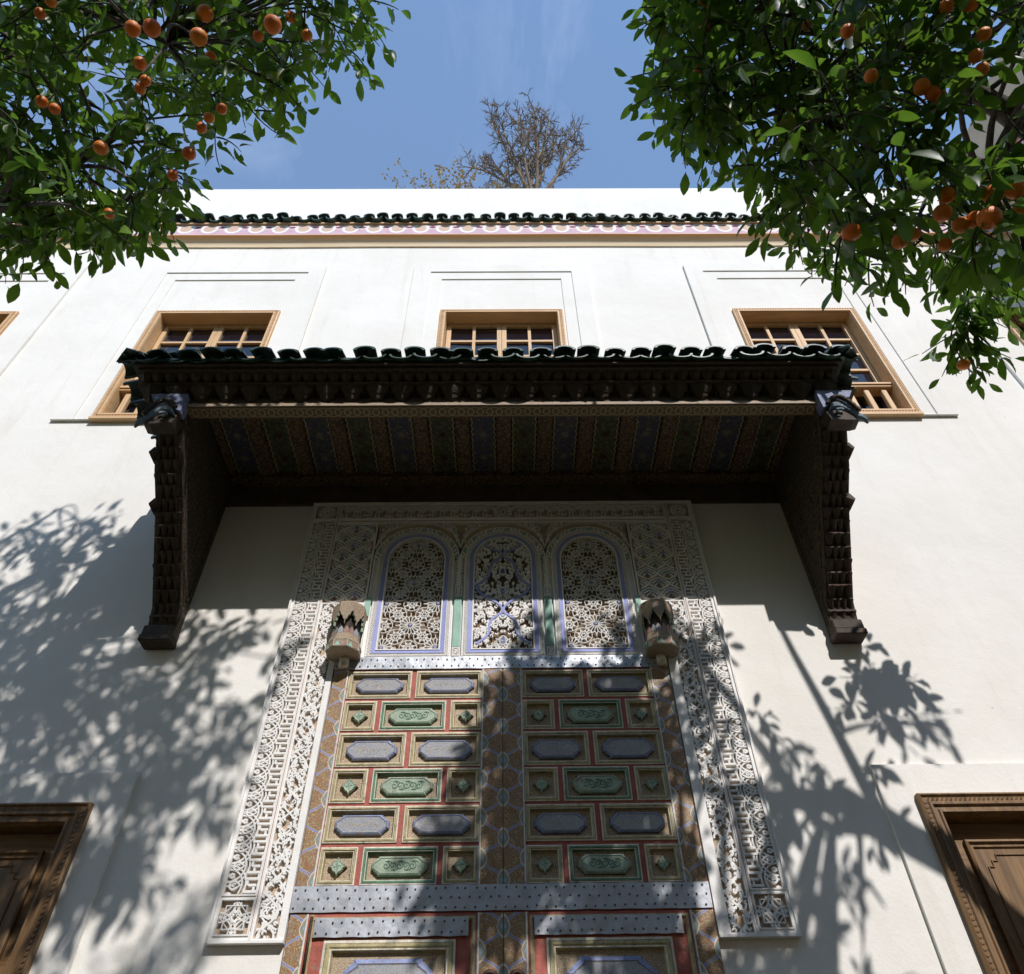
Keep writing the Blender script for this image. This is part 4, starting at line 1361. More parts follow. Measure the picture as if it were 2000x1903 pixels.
# ------------------------------------------------------------------ painted pivot sockets at the gate's upper corners
def socket(cx, mirror):
    start = set(bpy.data.objects)
    R0 = 0.125
    cy = -0.105
    n = 8
    def octo(r_, z, sx=1.0):
        return [(cx + r_ * cos(pi / 8 + pi / 4 * i) * sx, cy + r_ * sin(pi / 8 + pi / 4 * i), z) for i in range(n)]
    b = MB()
    b.loft([octo(0.052, 4.002), octo(0.115, 4.004), octo(0.122, 4.012), octo(0.124, 4.070), octo(0.119, 4.076), octo(0.100, 4.150), octo(0.090, 4.155)], 0, True, None, True, True)
    o = b.build('pivot_socket', 'socket_paint', palace)
    # inner drum, darker, seen between the pointed leaves
    b = MB()
    b.loft([octo(0.082, 4.15), octo(0.082, 4.40)], 0, True)
    b.build('inner_drum', 'cedar', o)
    # upper crown cut into pointed leaves hanging down; each facet a lobed plate
    c_ = MB()
    for i in range(n):
        a0, a1 = pi / 8 + pi / 4 * i, pi / 8 + pi / 4 * (i + 1)
        p0 = Vector((cx + R0 * cos(a0), cy + R0 * sin(a0), 0)); p1 = Vector((cx + R0 * cos(a1), cy + R0 * sin(a1), 0))
        nrm = Vector((cos((a0 + a1) / 2), sin((a0 + a1) / 2), 0))
        prof = [(0, 0.0), (0, 0.10), (0.10, 0.115), (0.16, 0.145), (0.28, 0.155), (0.36, 0.19), (0.46, 0.20), (0.5, 0.245), (0.54, 0.20), (0.64, 0.19), (0.72, 0.155), (0.84, 0.145), (0.90, 0.115), (1, 0.10), (1, 0.0)]
        front = []
        for u, d in prof:
            p = p0.lerp(p1, u)
            front.append((p.x, p.y, 4.415 - d * 0.80))
        back = [(x - nrm.x * 0.016, y - nrm.y * 0.016, z) for x, y, z in front]
        c_.poly(front, 0); c_.poly(list(reversed(back)), 1)
        for q in range(len(front)):
            w2 = (q + 1) % len(front)
            c_.quad(front[q], back[q], back[w2], front[w2], 2)
    top = [octo(R0, 4.415), octo(R0 * 0.9, 4.435), octo(R0 * 0.3, 4.44)]
    c_.loft(top, 0, True, None, False, True)
    c_.build('pointed_crown', ['socket_paint', 'cedar', 'gate_palegreen'], o)
    # lower row of small leaves rising from the bowl
    c_ = MB()
    for i in range(n):
        a0, a1 = pi / 8 + pi / 4 * i, pi / 8 + pi / 4 * (i + 1)
        p0 = Vector((cx + 0.102 * cos(a0), cy + 0.102 * sin(a0), 0)); p1 = Vector((cx + 0.102 * cos(a1), cy + 0.102 * sin(a1), 0))
        for k in range(2):
            q0, q1 = p0.lerp(p1, k / 2), p0.lerp(p1, (k + 1) / 2)
            pts = [(q0.lerp(q1, u).x, q0.lerp(q1, u).y, 4.148 + h_) for u, h_ in ((0.04, 0), (0.96, 0), (0.96, 0.03), (0.5, 0.062), (0.04, 0.03))]
            c_.poly(pts, (i + k) % 2)
    c_.build('leaf_row', ['socket_rose', 'lilac'], o)
    b = MB()
    for i in range(n):
        a = pi / 8 + pi / 4 * i
        p = Vector((cx + 0.1255 * cos(a), cy + 0.1255 * sin(a), 4.012)); p2 = Vector((cx + 0.1255 * cos(a), cy + 0.1255 * sin(a), 4.07))
        b.tube([p, p2], 0.003, 4)
    ring = [(cx + 0.1245 * cos(pi / 8 + pi / 4 * i), cy + 0.1245 * sin(pi / 8 + pi / 4 * i), 4.072) for i in range(9)]
    b.tube(ring, 0.003, 4)
    b.build('cream_edges', 'gate_cream', o)
    # facet triangles on the lower drum
    b = MB()
    for i in range(n):
        a0, a1 = pi / 8 + pi / 4 * i, pi / 8 + pi / 4 * (i + 1)
        q0 = Vector((cx + 0.1243 * cos(a0), cy + 0.1243 * sin(a0), 0)); q1 = Vector((cx + 0.1243 * cos(a1), cy + 0.1243 * sin(a1), 0))
        for (u0, u1, mm) in ((0.06, 0.48, 0), (0.52, 0.94, 1)):
            pa_, pb_, pm = q0.lerp(q1, u0), q0.lerp(q1, u1), q0.lerp(q1, (u0 + u1) / 2)
            b.poly([(pa_.x, pa_.y, 4.018), (pb_.x, pb_.y, 4.018), (pm.x, pm.y, 4.062)], mm)
    b.build('painted_triangles', ['pale_green', 'socket_rose'], o)
    b = MB()
    b.tube([(cx + 0.01 * mirror, cy + 0.035, 4.003), (cx + 0.01 * mirror, cy + 0.035, 3.93)], 0.034, 12)
    b.build('pivot_post', 'gate_cream', o, True)
    for ob in set(bpy.data.objects) - start:
        for vt in ob.data.vertices:
            vt.co.x = cx + (vt.co.x - cx) * 0.88
            vt.co.y = (vt.co.y) * 0.88
            vt.co.z = 4.016 + (vt.co.z - 4.004) * 0.80
socket(-0.995, 1)
socket(0.965, -1)

# ------------------------------------------------------------------ canopy over the gate
canopy = empty('door_canopy', (0, 0, 4.1), 'dark carved cedar canopy with a green tiled roof on two stepped brackets above the gate', 'canopy')
def cb(mb, name, mats, smooth=False, bevel=0):
    o = mb.build(name, mats, None, smooth, (0, 0, 4.1), bevel)
    o.parent = canopy
    o.location = (0, 0, 0)
    return o
# object coordinates inside the canopy run from its base; re-origin so paint patterns stay in place
BX0, BX1 = -2.085, 2.075                           # inner faces of the brackets
BT = 0.175
EX0, EX1, EP, EZ = -2.47, 2.285, 1.18, 5.60        # eave rectangle
# bracket boards
PROF = [(0.0, 4.13), (0.075, 4.145), (0.075, 4.225), (0.12, 4.37), (0.25, 4.52), (0.42, 4.715), (0.54, 4.86), (0.72, 5.02), (0.86, 5.20), (0.945, 5.335), (0.945, 5.60), (0.0, 5.60)]
def bracket(x0, x1, outer):
    b = MB()
    pts = PROF
    n = len(pts); base = 0
    b.v += [(x0, -p, z) for p, z in pts] + [(x1, -p, z) for p, z in pts]
    b.f.append(tuple(range(n))); b.m.append(0)
    b.f.append(tuple(n + i for i in reversed(range(n)))); b.m.append(0)
    for i in range(n):
        j = (i + 1) % n
        b.f.append((i, n + i, n + j, j)); b.m.append(1)
    o = cb(b, 'bracket', ['bracket_board', 'cedar'])
    # pointed niche and edge lines on the inner face
    xin = x1 if outer < 0 else x0
    sg = 1 if outer < 0 else -1
    q = MB()
    def face(pts2, w_):
        nn = MB()
        nn.ribbon([(p, z) for p, z in pts2], w_, 0, 1)
        vv = [(xin + sg * (0.006 if y == 0 else 0.0008), -x, z) for x, y, z in nn.v]
        k0 = len(q.v); q.v += vv; q.f += [tuple(k0 + i for i in f_) for f_ in nn.f]; q.m += nn.m
    face([(0.20, 4.75), (0.20, 5.02), (0.24, 5.10), (0.31, 5.17), (0.38, 5.10), (0.42, 5.02), (0.42, 4.95)], 0.012)
    face([(p + 0.0 if i == 0 else p - 0.045, z + 0.03) for i, (p, z) in enumerate(PROF[2:10])], 0.010)
    face([(0.05, 4.45), (0.05, 5.50)], 0.01)
    q2 = cb(q, 'painted_niche', 'joist'); q2.parent = o
    foot = MB()
    xm0, xm1 = x0 - 0.012, x1 + 0.012
    foot.box(xm0, xm1, -0.125, -0.003, 4.125, 4.168)
    foot.box(xm0 + .004, xm1 - .004, -0.115, -0.003, 4.1685, 4.24)
    f2 = cb(foot, 'foot_block', 'cedar', bevel=0.006); f2.parent = o
    # stepped stalactite blocks up the sloping front
    slope = PROF[2:10]
    seg = [0]
    for u, v in zip(slope, slope[1:]): seg.append(seg[-1] + math.hypot(v[0] - u[0], v[1] - u[1]))
    def at(t_):
        s_ = seg[-1] * t_
        for i in range(len(seg) - 1):
            if s_ <= seg[i + 1] + 1e-9:
                f_ = (s_ - seg[i]) / (seg[i + 1] - seg[i])
                u, v = slope[i], slope[i + 1]
                return (u[0] + (v[0] - u[0]) * f_, u[1] + (v[1] - u[1]) * f_)
    T = 17
    cx = (x0 + x1) / 2
    for k in range(T):
        (p0, z0), (p1, z1) = at(k / T), at((k + 1) / T)
        bl = MB()
        z1 += rnd.uniform(-.006, .006)
        wd = BT * (0.505, 0.47, 0.445, 0.485)[k % 4]
        # tier: upper overhanging slab, cut in pointed drops below
        pf = p1 + 0.018 + (0.006 if k % 4 == 2 else 0.0)
        bl.box(cx - wd + 0.002, cx + wd - 0.002, -pf + 0.004, -(p0 - 0.04), z1 - 0.010, z1 + 0.003, 1 if k % 4 == 2 else 0)
        nd = 4 if k % 2 else 3
        for d in range(nd):
            xa = cx - wd + 2 * wd * d / nd; xb = cx - wd + 2 * wd * (d + 1) / nd
            hgt = (z1 - z0) * 1.25
            g_ = (xb - xa) * 0.16
            y1_, y0_ = -(p0 - 0.03), -(pf + 0.010 + rnd.uniform(-.004, .004))
            # pointed drop: a tapering five-sided wedge
            ring = lambda f_, z_: [(xa + g_ * f_, y1_, z_), (xb - g_ * f_, y1_, z_), (xb - g_ * f_, y0_ + (0.012 + 0.03 * f_), z_), ((xa + xb) / 2, y0_ + 0.035 * f_, z_), (xa + g_ * f_, y0_ + (0.012 + 0.03 * f_), z_)]
            bl.loft([ring(0.1, z1 - 0.0105), ring(0.5, z1 - 0.022), ring(1.3, z1 - hgt * 0.55), ring(2.6, z1 - hgt)], 0, True, None, False, True)
        # spur at the outer lower corner
        if k in (9, 13):
            xs = x0 if outer < 0 else x1
            bl.prism([(xs + outer * 0.002, z1 + 0.004), (xs + outer * 0.026, z1 - 0.045), (xs + outer * 0.018, z1 - 0.060), (xs - outer * 0.03, z1 - 0.03)], -pf + 0.004, -pf + 0.10)
        bo = cb(bl, 'stalactite_tier', ['cedar', 'cedar_red']); bo.parent = o
    # scrolled head block under the eave
    h = MB()
    xo = x0 if outer < 0 else x1
    xi = x1 if outer < 0 else x0
    # blue plate above, cable moulding, hollow scroll with a beak turned outwards
    X = lambda d: xi + outer * d
    h.prism([(X(-0.012), 5.425), (X(BT + 0.055), 5.425), (X(BT + 0.02), 5.36), (X(BT * 0.5), 5.33), (X(0.03), 5.27), (X(-0.012), 5.25)], -1.02, -0.94, 0)
    cab = [(X(0.02 + 0.185 * t_), -1.028 - 0.012 * sin(pi * t_), 5.235 + 0.135 * sin(pi * (0.10 + 0.80 * t_)) - 0.075 * t_) for t_ in [i / 22 for i in range(23)]]
    h.tube(cab, [0.0135 + 0.0035 * (i % 2) for i in range(23)], 7, 2)
    rings = []
    for i in range(15):
        t_ = i / 14
        x, y, z = X(0.035 + 0.165 * t_), -1.0, 5.215 + 0.115 * sin(pi * (0.12 + 0.76 * t_)) - 0.075 * t_
        rr = 0.046 * (1 - 0.55 * t_)
        rings.append([(x + outer * rr * 0.5 * cos(a), y - 0.028 * (1 - 0.4 * t_) * max(0.0, sin(a)) + 0.03 * max(0.0, -sin(a)), z + rr * cos(a)) for a in [2 * pi * k / 8 for k in range(8)]])
    h.loft(rings, 1, True, None, True, True)
    h.tube([(X(0.20), -1.0, 5.178), (X(0.212), -1.005, 5.160), (X(0.232), -1.0, 5.140), (X(0.240), -0.99, 5.118)], [0.022, 0.024, 0.018, 0.006], 7, 1)
    h.tube([(X(0.085 + 0.034 * cos(a) * (1 - 0.1 * i)), -1.016, 5.212 + 0.030 * sin(a) * (1 - 0.1 * i)) for i, a in enumerate([0.6 + 0.62 * k for k in range(9)])], [0.012 - 0.0008 * i for i in range(9)], 6, 1)
    h.prism([(X(0.005), 5.25), (X(0.06), 5.27), (X(0.15), 5.24), (X(0.205), 5.165), (X(0.16), 5.150), (X(0.02), 5.160)], -0.995, -0.90, 2)
    ho = cb(h, 'scroll_head', ['scroll_plate', 'scroll_blue', 'cedar']); ho.parent = o
    return o
bracket(BX0 - BT, BX0, -1)
bracket(BX1, BX1 + BT, 1)
# beam along the front with interlaced rings on its underside
b = MB()
b.box(BX0 - 0.17, BX1 + 0.17, -0.972, -0.872, 5.345, 5.60, 0)
bm = cb(b, 'front_beam', 'brown_dark')
b = MB()
b.quad((BX0 + 0.01, -0.968, 5.343), (BX1 - 0.01, -0.968, 5.343), (BX1 - 0.01, -0.876, 5.343), (BX0 + 0.01, -0.876, 5.343))
ro = b.build('ring_strip', 'rings'); ro.parent = bm; ro.location = (0, 0, -4.1)
b = MB()
b.box(BX0 + 0.005, BX1 - 0.005, -0.978, -0.9725, 5.346, 5.372)
o_ = cb(b, 'beam_fillet', 'socket_paint'); o_.parent = bm
# wall plate below the ceiling
b = MB()
b.box(BX0 + 0.004, BX1 - 0.004, -0.030, -0.004, 5.373, 5.60)
cb(b, 'wall_plate', 'brown_dark')
# ceiling boards between joists
nb = 14
y0c, y1c = -0.870, -0.032
span = (BX1 - BX0 - 0.01) / nb
for i in range(nb):
    xa = BX0 + 0.005 + span * i
    b = MB()
    b.box(xa + span * 0.22, xa + span * 0.80, y0c, y1c - 0.10, 5.606, 5.625)
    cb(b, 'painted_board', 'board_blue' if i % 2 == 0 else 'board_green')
    for sx in (xa + span * 0.235, xa + span * 0.785):
        b = MB()
        n_ = 26
        wv = [(sx + (0.006 if k % 2 else -0.006), y0c + (y1c - 0.1 - y0c) * k / n_) for k in range(n_ + 1)]
        for (u, v) in zip(wv, wv[1:]):
            b.quad((u[0] - 0.004, u[1], 5.6035), (u[0] + 0.004, u[1], 5.6035), (v[0] + 0.004, v[1], 5.6035), (v[0] - 0.004, v[1], 5.6035))
        cb(b, 'chevron_line', 'gate_gold')
    for k in range(3):
        b = MB()
        yc = y0c + (y1c - 0.1 - y0c) * (0.2 + 0.3 * k)
        c0 = (xa + span * 0.51, yc)
        b.poly([(c0[0] + (0.046 if q % 2 == 0 else 0.017) * cos(pi / 8 * q), c0[1] + (0.046 if q % 2 == 0 else 0.017) * sin(pi / 8 * q), 5.6045) for q in range(16)])
        cb(b, 'painted_flower', 'flower_pale' if i % 2 == 0 else 'cedar_red')
for i in range(nb + 1):
    xa = BX0 + 0.005 + span * i
    l = max(BX0 + 0.005, xa - span * 0.17); r_ = min(BX1 - 0.005, xa + span * 0.19)
    b = MB()
    b.box(l, r_, y0c, y1c - 0.10, 5.575, 5.622)
    cb(b, 'joist', 'joist', bevel=0.008)
b = MB()
b.box(BX0 + 0.005, BX1 - 0.005, y1c - 0.098, y1c, 5.56, 5.63)
cb(b, 'back_rail', 'joist')
b = MB()
b.box(BX0, BX1, y0c, y1c, 5.628, 5.65)
cb(b, 'ceiling_deck', 'cedar')
# stalactite corbels between beam and eave
npit = 28
cw = (EX1 - EX0 - 0.12) / npit
cbm = None
for i in range(npit):
    b = MB()
    x = EX0 + 0.06 + cw * (i + 0.5)
    hw = cw * 0.47
    b.box(-cw * 0.5, cw * 0.5, -1.125, -0.975, 5.546, 5.566)
    ring = lambda c_, h_, p_, z_: [(c_ - h_, -0.974, z_), (c_ + h_, -0.974, z_), (c_ + h_, -(p_ - 0.022), z_), (c_, -p_, z_), (c_ - h_, -(p_ - 0.022), z_)]
    q4 = cw * 0.25
    for c_ in (-q4, q4):
        b.loft([ring(c_, q4 * 0.96, 1.112, 5.5455), ring(c_, q4 * 0.90, 1.102, 5.528), ring(c_, q4 * 0.60, 1.082, 5.505), ring(c_, q4 * 0.2, 1.062, 5.492)], 0, True, None, False, True)
    b.box(-cw * 0.49, cw * 0.49, -1.062, -0.975, 5.484, 5.4915)
    b.loft([ring(0, hw, 1.058, 5.4835), ring(0, hw * 0.94, 1.048, 5.462), ring(0, hw * 0.70, 1.028, 5.436), ring(0, hw * 0.58, 1.022, 5.428), ring(0, hw * 0.62, 1.012, 5.420), ring(0, hw * 0.30, 0.996, 5.398), ring(0, hw * 0.1, 0.985, 5.390)], 0, True, None, False, True)
    for c_ in (-cw * 0.42, cw * 0.42):
        b.loft([ring(c_, cw * 0.07, 1.03, 5.4835), ring(c_, cw * 0.06, 1.015, 5.45), ring(c_, cw * 0.02, 0.995, 5.425)], 0, True, None, False, True)
    if cbm is None:
        o_ = b.build('corbel', 'cedar', None, False, (0, 0, 4.1))
        cbm = o_.data
    else:
        o_ = bpy.data.objects.new('corbel', cbm); col.objects.link(o_)
    o_.parent = canopy; o_.location = (x, 0, 0)
for s, xs in ((-1, BX0 - BT - 0.005), (1, BX1 + BT + 0.005)):
    for k in range(5):
        o_ = bpy.data.objects.new('corbel', cbm); col.objects.link(o_)
        o_.parent = canopy
        o_.rotation_euler = (0, 0, s * pi / 2)
        o_.location = (xs - s * 0.975, -0.86 + 0.17 * k, 0)
# soffit boards and roof body
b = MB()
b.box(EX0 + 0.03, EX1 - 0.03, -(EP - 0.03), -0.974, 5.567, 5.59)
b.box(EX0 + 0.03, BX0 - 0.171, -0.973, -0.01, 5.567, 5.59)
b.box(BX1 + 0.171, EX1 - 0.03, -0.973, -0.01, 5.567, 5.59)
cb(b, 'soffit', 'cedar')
RP = 0.62                                         # roof rise at the wall
b = MB()
b.poly([(EX0 + .04, -EP + .04, 5.60), (EX1 - .04, -EP + .04, 5.60), (EX1 - 0.75, -0.01, 5.60 + RP), (EX0 + 0.75, -0.01, 5.60 + RP)])
b.poly([(EX0 + .04, -EP + .04, 5.60), (EX0 + 0.75, -0.01, 5.60 + RP), (EX0 + .04, -0.01, 5.60)])
b.poly([(EX1 - .04, -EP + .04, 5.60), (EX1 - .04, -0.01, 5.60), (EX1 - 0.75, -0.01, 5.60 + RP)])
cb(b, 'roof_deck', 'tile')
# green fascia strip under the tile ends
b = MB()
b.box(EX0 + 0.012, EX1 - 0.012, -(EP - 0.012), -(EP - 0.03), 5.596, 5.614)
b.box(EX0 + 0.012, EX0 + 0.03, -(EP - 0.031), -0.01, 5.596, 5.614)
b.box(EX1 - 0.03, EX1 - 0.012, -(EP - 0.031), -0.01, 5.596, 5.614)
cb(b, 'fascia', 'tile')
fl_me = half_tile_mesh('roof_tile', 0.071, 0.42, 0.20, False, 0.020, 12, 0.58, 0.9)
sd_me = half_tile_mesh('roof_tile', 0.074, 0.46, 0.17, False, 0.018, 10, 0.95, 0.9)
nt_ = 29
for i in range(nt_):
    x = EX0 + 0.05 + (EX1 - EX0 - 0.10) * i / (nt_ - 1)
    sc = rnd.uniform(0.95, 1.07)
    o_ = tile_obj('roof_tile', fl_me, canopy, (x + rnd.uniform(-.008, .008), -EP + 0.375 * sc + rnd.uniform(-.012, .012), 5.606 + 0.20 * sc - 4.1 + rnd.uniform(-.002, .005)), (rnd.uniform(-.006, .006), rnd.uniform(-.06, .06), rnd.uniform(-.05, .05)), sc)
pn_me = half_tile_mesh('pan_tile', 0.078, 0.40, 0.19, True, 0.016, 10, 0.56, 0.9)
for i in range(nt_ - 1):
    x = EX0 + 0.05 + (EX1 - EX0 - 0.10) * (i + 0.5) / (nt_ - 1)
    tile_obj('pan_tile', pn_me, canopy, (x + rnd.uniform(-.006, .006), -EP + 0.395 + rnd.uniform(-.012, .008), 5.610 + 0.19 - 4.1 + rnd.uniform(-.004, .004)), (0, rnd.uniform(-.05, .05), rnd.uniform(-.04, .04)), rnd.uniform(0.97, 1.04))
for s, xe in ((-1, EX0), (1, EX1)):
    for k in range(7):
        o_ = tile_obj('roof_tile', sd_me, canopy, (xe - s * 0.375 + rnd.uniform(-.01, .01), -EP + 0.10 + 0.165 * k, 5.590 + 0.17 - 4.1 + rnd.uniform(-.005, .005)), (0, 0, s * pi / 2 + rnd.uniform(-.03, .03)), rnd.uniform(0.95, 1.08))
    o_ = tile_obj('hip_tile', fl_me, canopy, (xe - s * 0.28, -EP + 0.28, 5.80 - 4.1), (0, 0, s * pi / 4), 1.05)
# upper courses, out of sight from the court
b = MB()
for i in range(nt_):
    f_ = i / (nt_ - 1)
    xb_ = EX0 + 0.05 + (EX1 - EX0 - 0.10) * f_
    k = min(1.0, min(xb_ - EX0, EX1 - xb_) / 0.75)
    if k < 0.35: continue
    b.tube([(xb_, -EP + 0.40, 5.60 + RP * 0.34), (xb_, -EP + 0.02 + (EP - 0.03) * k, 5.60 + RP * k)], 0.055, 6)
up = cb(b, 'upper_tiles', 'tile'); up['kind'] = 'stuff'
BLOBS_LEFT = [(-3.11,-3.26,6.52),(-2.16,-3.37,5.93),(-2.21,-3.37,6.47),(-2.62,-3.15,7.69),(-2.07,-3.11,8.01),(-1.12,-3.4,6.07),(-3.13,-3.18,5.89),(-2.94,-3.19,5.94),(-2.59,-3.26,5.93),(-2.07,-3.2,6.0),(-2.53,-2.96,7.8),(-1.96,-2.97,7.53),(-0.85,-3.25,5.97),(-3.16,-3.02,5.92),(-2.95,-3.01,6.0),(-2.79,-2.99,5.99),(-3.0,-2.82,6.8),(-2.26,-3.15,5.77),(-2.61,-2.87,7.08),(-2.41,-2.83,6.79),(-2.26,-2.87,7.12),(-1.94,-2.93,6.79),(-1.39,-3.0,6.18),(-1.04,-3.15,5.7),(-0.97,-3.11,5.76),(-0.98,-2.91,6.78),(-2.87,-3.02,5.6),(-3.15,-2.74,6.43),(-3.35,-2.54,7.47),(-2.95,-2.63,6.93),(-2.46,-2.51,7.23),(-2.26,-2.53,7.21),(-1.81,-2.62,7.04),(-1.47,-2.68,6.69),(-1.31,-2.69,6.66),(-3.94,-2.4,6.75),(-3.17,-2.56,6.29),(-2.6,-2.67,5.82),(-2.94,-2.52,6.68),(-2.07,-2.6,6.18),(-2.01,-2.52,6.64),(-2.0,-2.43,6.89),(-3.27,-2.57,5.52),(-3.45,-2.5,6.04),(-3.74,-2.21,6.77),(-2.51,-2.68,5.4),(-2.43,-2.66,5.29),(-2.4,-2.53,5.8),(-1.82,-2.54,5.64),(-1.86,-2.41,6.44),(-3.45,-2.4,5.78),(-3.57,-2.07,6.52),(-3.44,-2.03,6.81),(-2.7,-2.33,5.96),(-2.41,-2.29,5.73),(-2.58,-2.0,6.45),(-2.13,-2.16,6.25),(-3.63,-2.15,5.76),(-3.8,-1.82,6.3),(-3.49,-1.9,6.34),(-2.94,-2.12,5.91),(-2.77,-1.9,6.1),(-2.71,-1.76,6.58),(-2.26,-2.11,5.91),(-4.28,-2.99,7.86),(-3.54,-3.0,7.83),(-1.91,-3.26,6.24),(-2.2,-3.01,7.39),(-2.0,-3.14,7.3),(-1.39,-3.13,6.86),(-0.87,-3.17,6.94),(-3.78,-2.85,7.17),(-2.96,-3.02,6.31),(-2.72,-3.05,6.11),(-2.31,-3.09,5.94),(-2.36,-3.06,6.21),(-2.33,-2.98,6.52),(-1.96,-3.08,6.56),(-1.62,-3.17,6.16),(-1.89,-2.75,7.59),(-1.62,-2.9,7.22),(-1.03,-3.1,6.06),(-0.84,-3.22,5.81),(-4.43,-2.72,7.29),(-2.93,-2.98,5.66),(-3.21,-2.83,6.6),(-2.39,-3.04,5.6),(-2.33,-2.93,5.9),(-2.38,-2.84,6.34),(-2.3,-2.87,6.62),(-2.33,-2.64,7.08),(-1.82,-2.72,6.75),(-1.56,-2.82,6.54),(-1.11,-2.91,6.03),(-1.11,-2.67,7.04),(-3.34,-2.61,6.68),(-3.31,-2.48,7.28),(-2.75,-2.61,6.72),(-2.3,-2.52,6.59),(-2.24,-2.38,7.25),(-1.95,-2.53,6.82),(-1.25,-2.91,5.54),(-1.09,-2.89,5.64),(-2.73,-2.69,5.64),(-2.35,-2.74,5.42),(-2.55,-2.5,6.29),(-2.06,-2.41,6.65),(-1.55,-2.71,5.81),(-1.68,-2.41,6.73),(-3.31,-2.22,6.22),(-3.06,-2.35,5.98),(-2.9,-2.38,6.18),(-2.82,-2.24,6.38),(-2.43,-2.32,6.25),(-2.16,-2.28,6.08),(-3.45,-2.32,5.46),(-3.37,-2.28,5.85),(-3.18,-2.19,6.04),(-3.21,-2.1,6.27),(-2.55,-2.24,5.68),(-2.32,-2.32,5.68),(-1.83,-2.44,5.14),(-2.17,-2.04,6.07),(-2.88,-2.14,5.4),(-2.53,-2.28,5.33),(-2.43,-2.21,5.48),(-2.12,-2.16,5.55),(-3.26,-3.34,6.5),(-2.85,-3.37,6.07),(-2.91,-3.16,7.37),(-2.32,-3.29,6.84),(-1.81,-3.19,6.82),(-3.32,-2.94,6.86),(-3.12,-2.99,7.22),(-2.32,-3.05,6.28),(-2.35,-2.89,6.86),(-2.03,-2.95,7.05),(-3.58,-2.52,7.28),(-2.98,-2.73,6.81),(-2.31,-2.89,6.19),(-1.5,-3.03,5.64),(-3.83,-2.57,6.5),(-3.08,-2.71,6.12),(-2.29,-2.86,5.14),(-2.36,-2.85,5.61),(-2.48,-2.53,6.31),(-1.89,-2.81,5.74),(-2.3,-2.78,5.09),(-2.35,-2.45,5.67),(-2.05,-2.58,5.49),(-1.66,-2.58,5.39),(-2.98,-2.45,5.34),(-3.06,-2.1,6.0),(-2.6,-2.22,5.84),(-1.91,-2.57,4.76),(-0.44,-3.75,6.82),(-0.76,-3.35,6.16),(-0.88,-3.61,7.14),(-0.68,-3.84,6.83),(-0.59,-3.43,6.91),(-0.86,-3.23,6.49),(-0.88,-3.56,7.03),(-0.68,-3.25,6.51),(-0.72,-3.76,6.7),(-0.38,-3.26,7.1),(-0.7,-3.81,6.81),(-0.85,-3.23,6.51),(-0.84,-3.82,7.74),(-0.51,-3.43,7.42),(-0.34,-3.84,7.09),(-0.92,-3.25,6.99),(-0.76,-3.54,6.65),(-1.01,-3.88,7.81),(-0.37,-3.81,7.11),(-0.42,-3.57,6.47),(-1.44,-3.41,6.03),(-1.11,-3.42,6.51),(-1.14,-3.68,6.59),(-1.07,-3.45,6.5),(-1.23,-3.46,6.28),(-1.39,-3.49,6.23),(-1.01,-3.38,5.89),(-1.33,-3.46,6.94),(-0.98,-3.71,6.14),(-0.9,-3.32,5.97)]
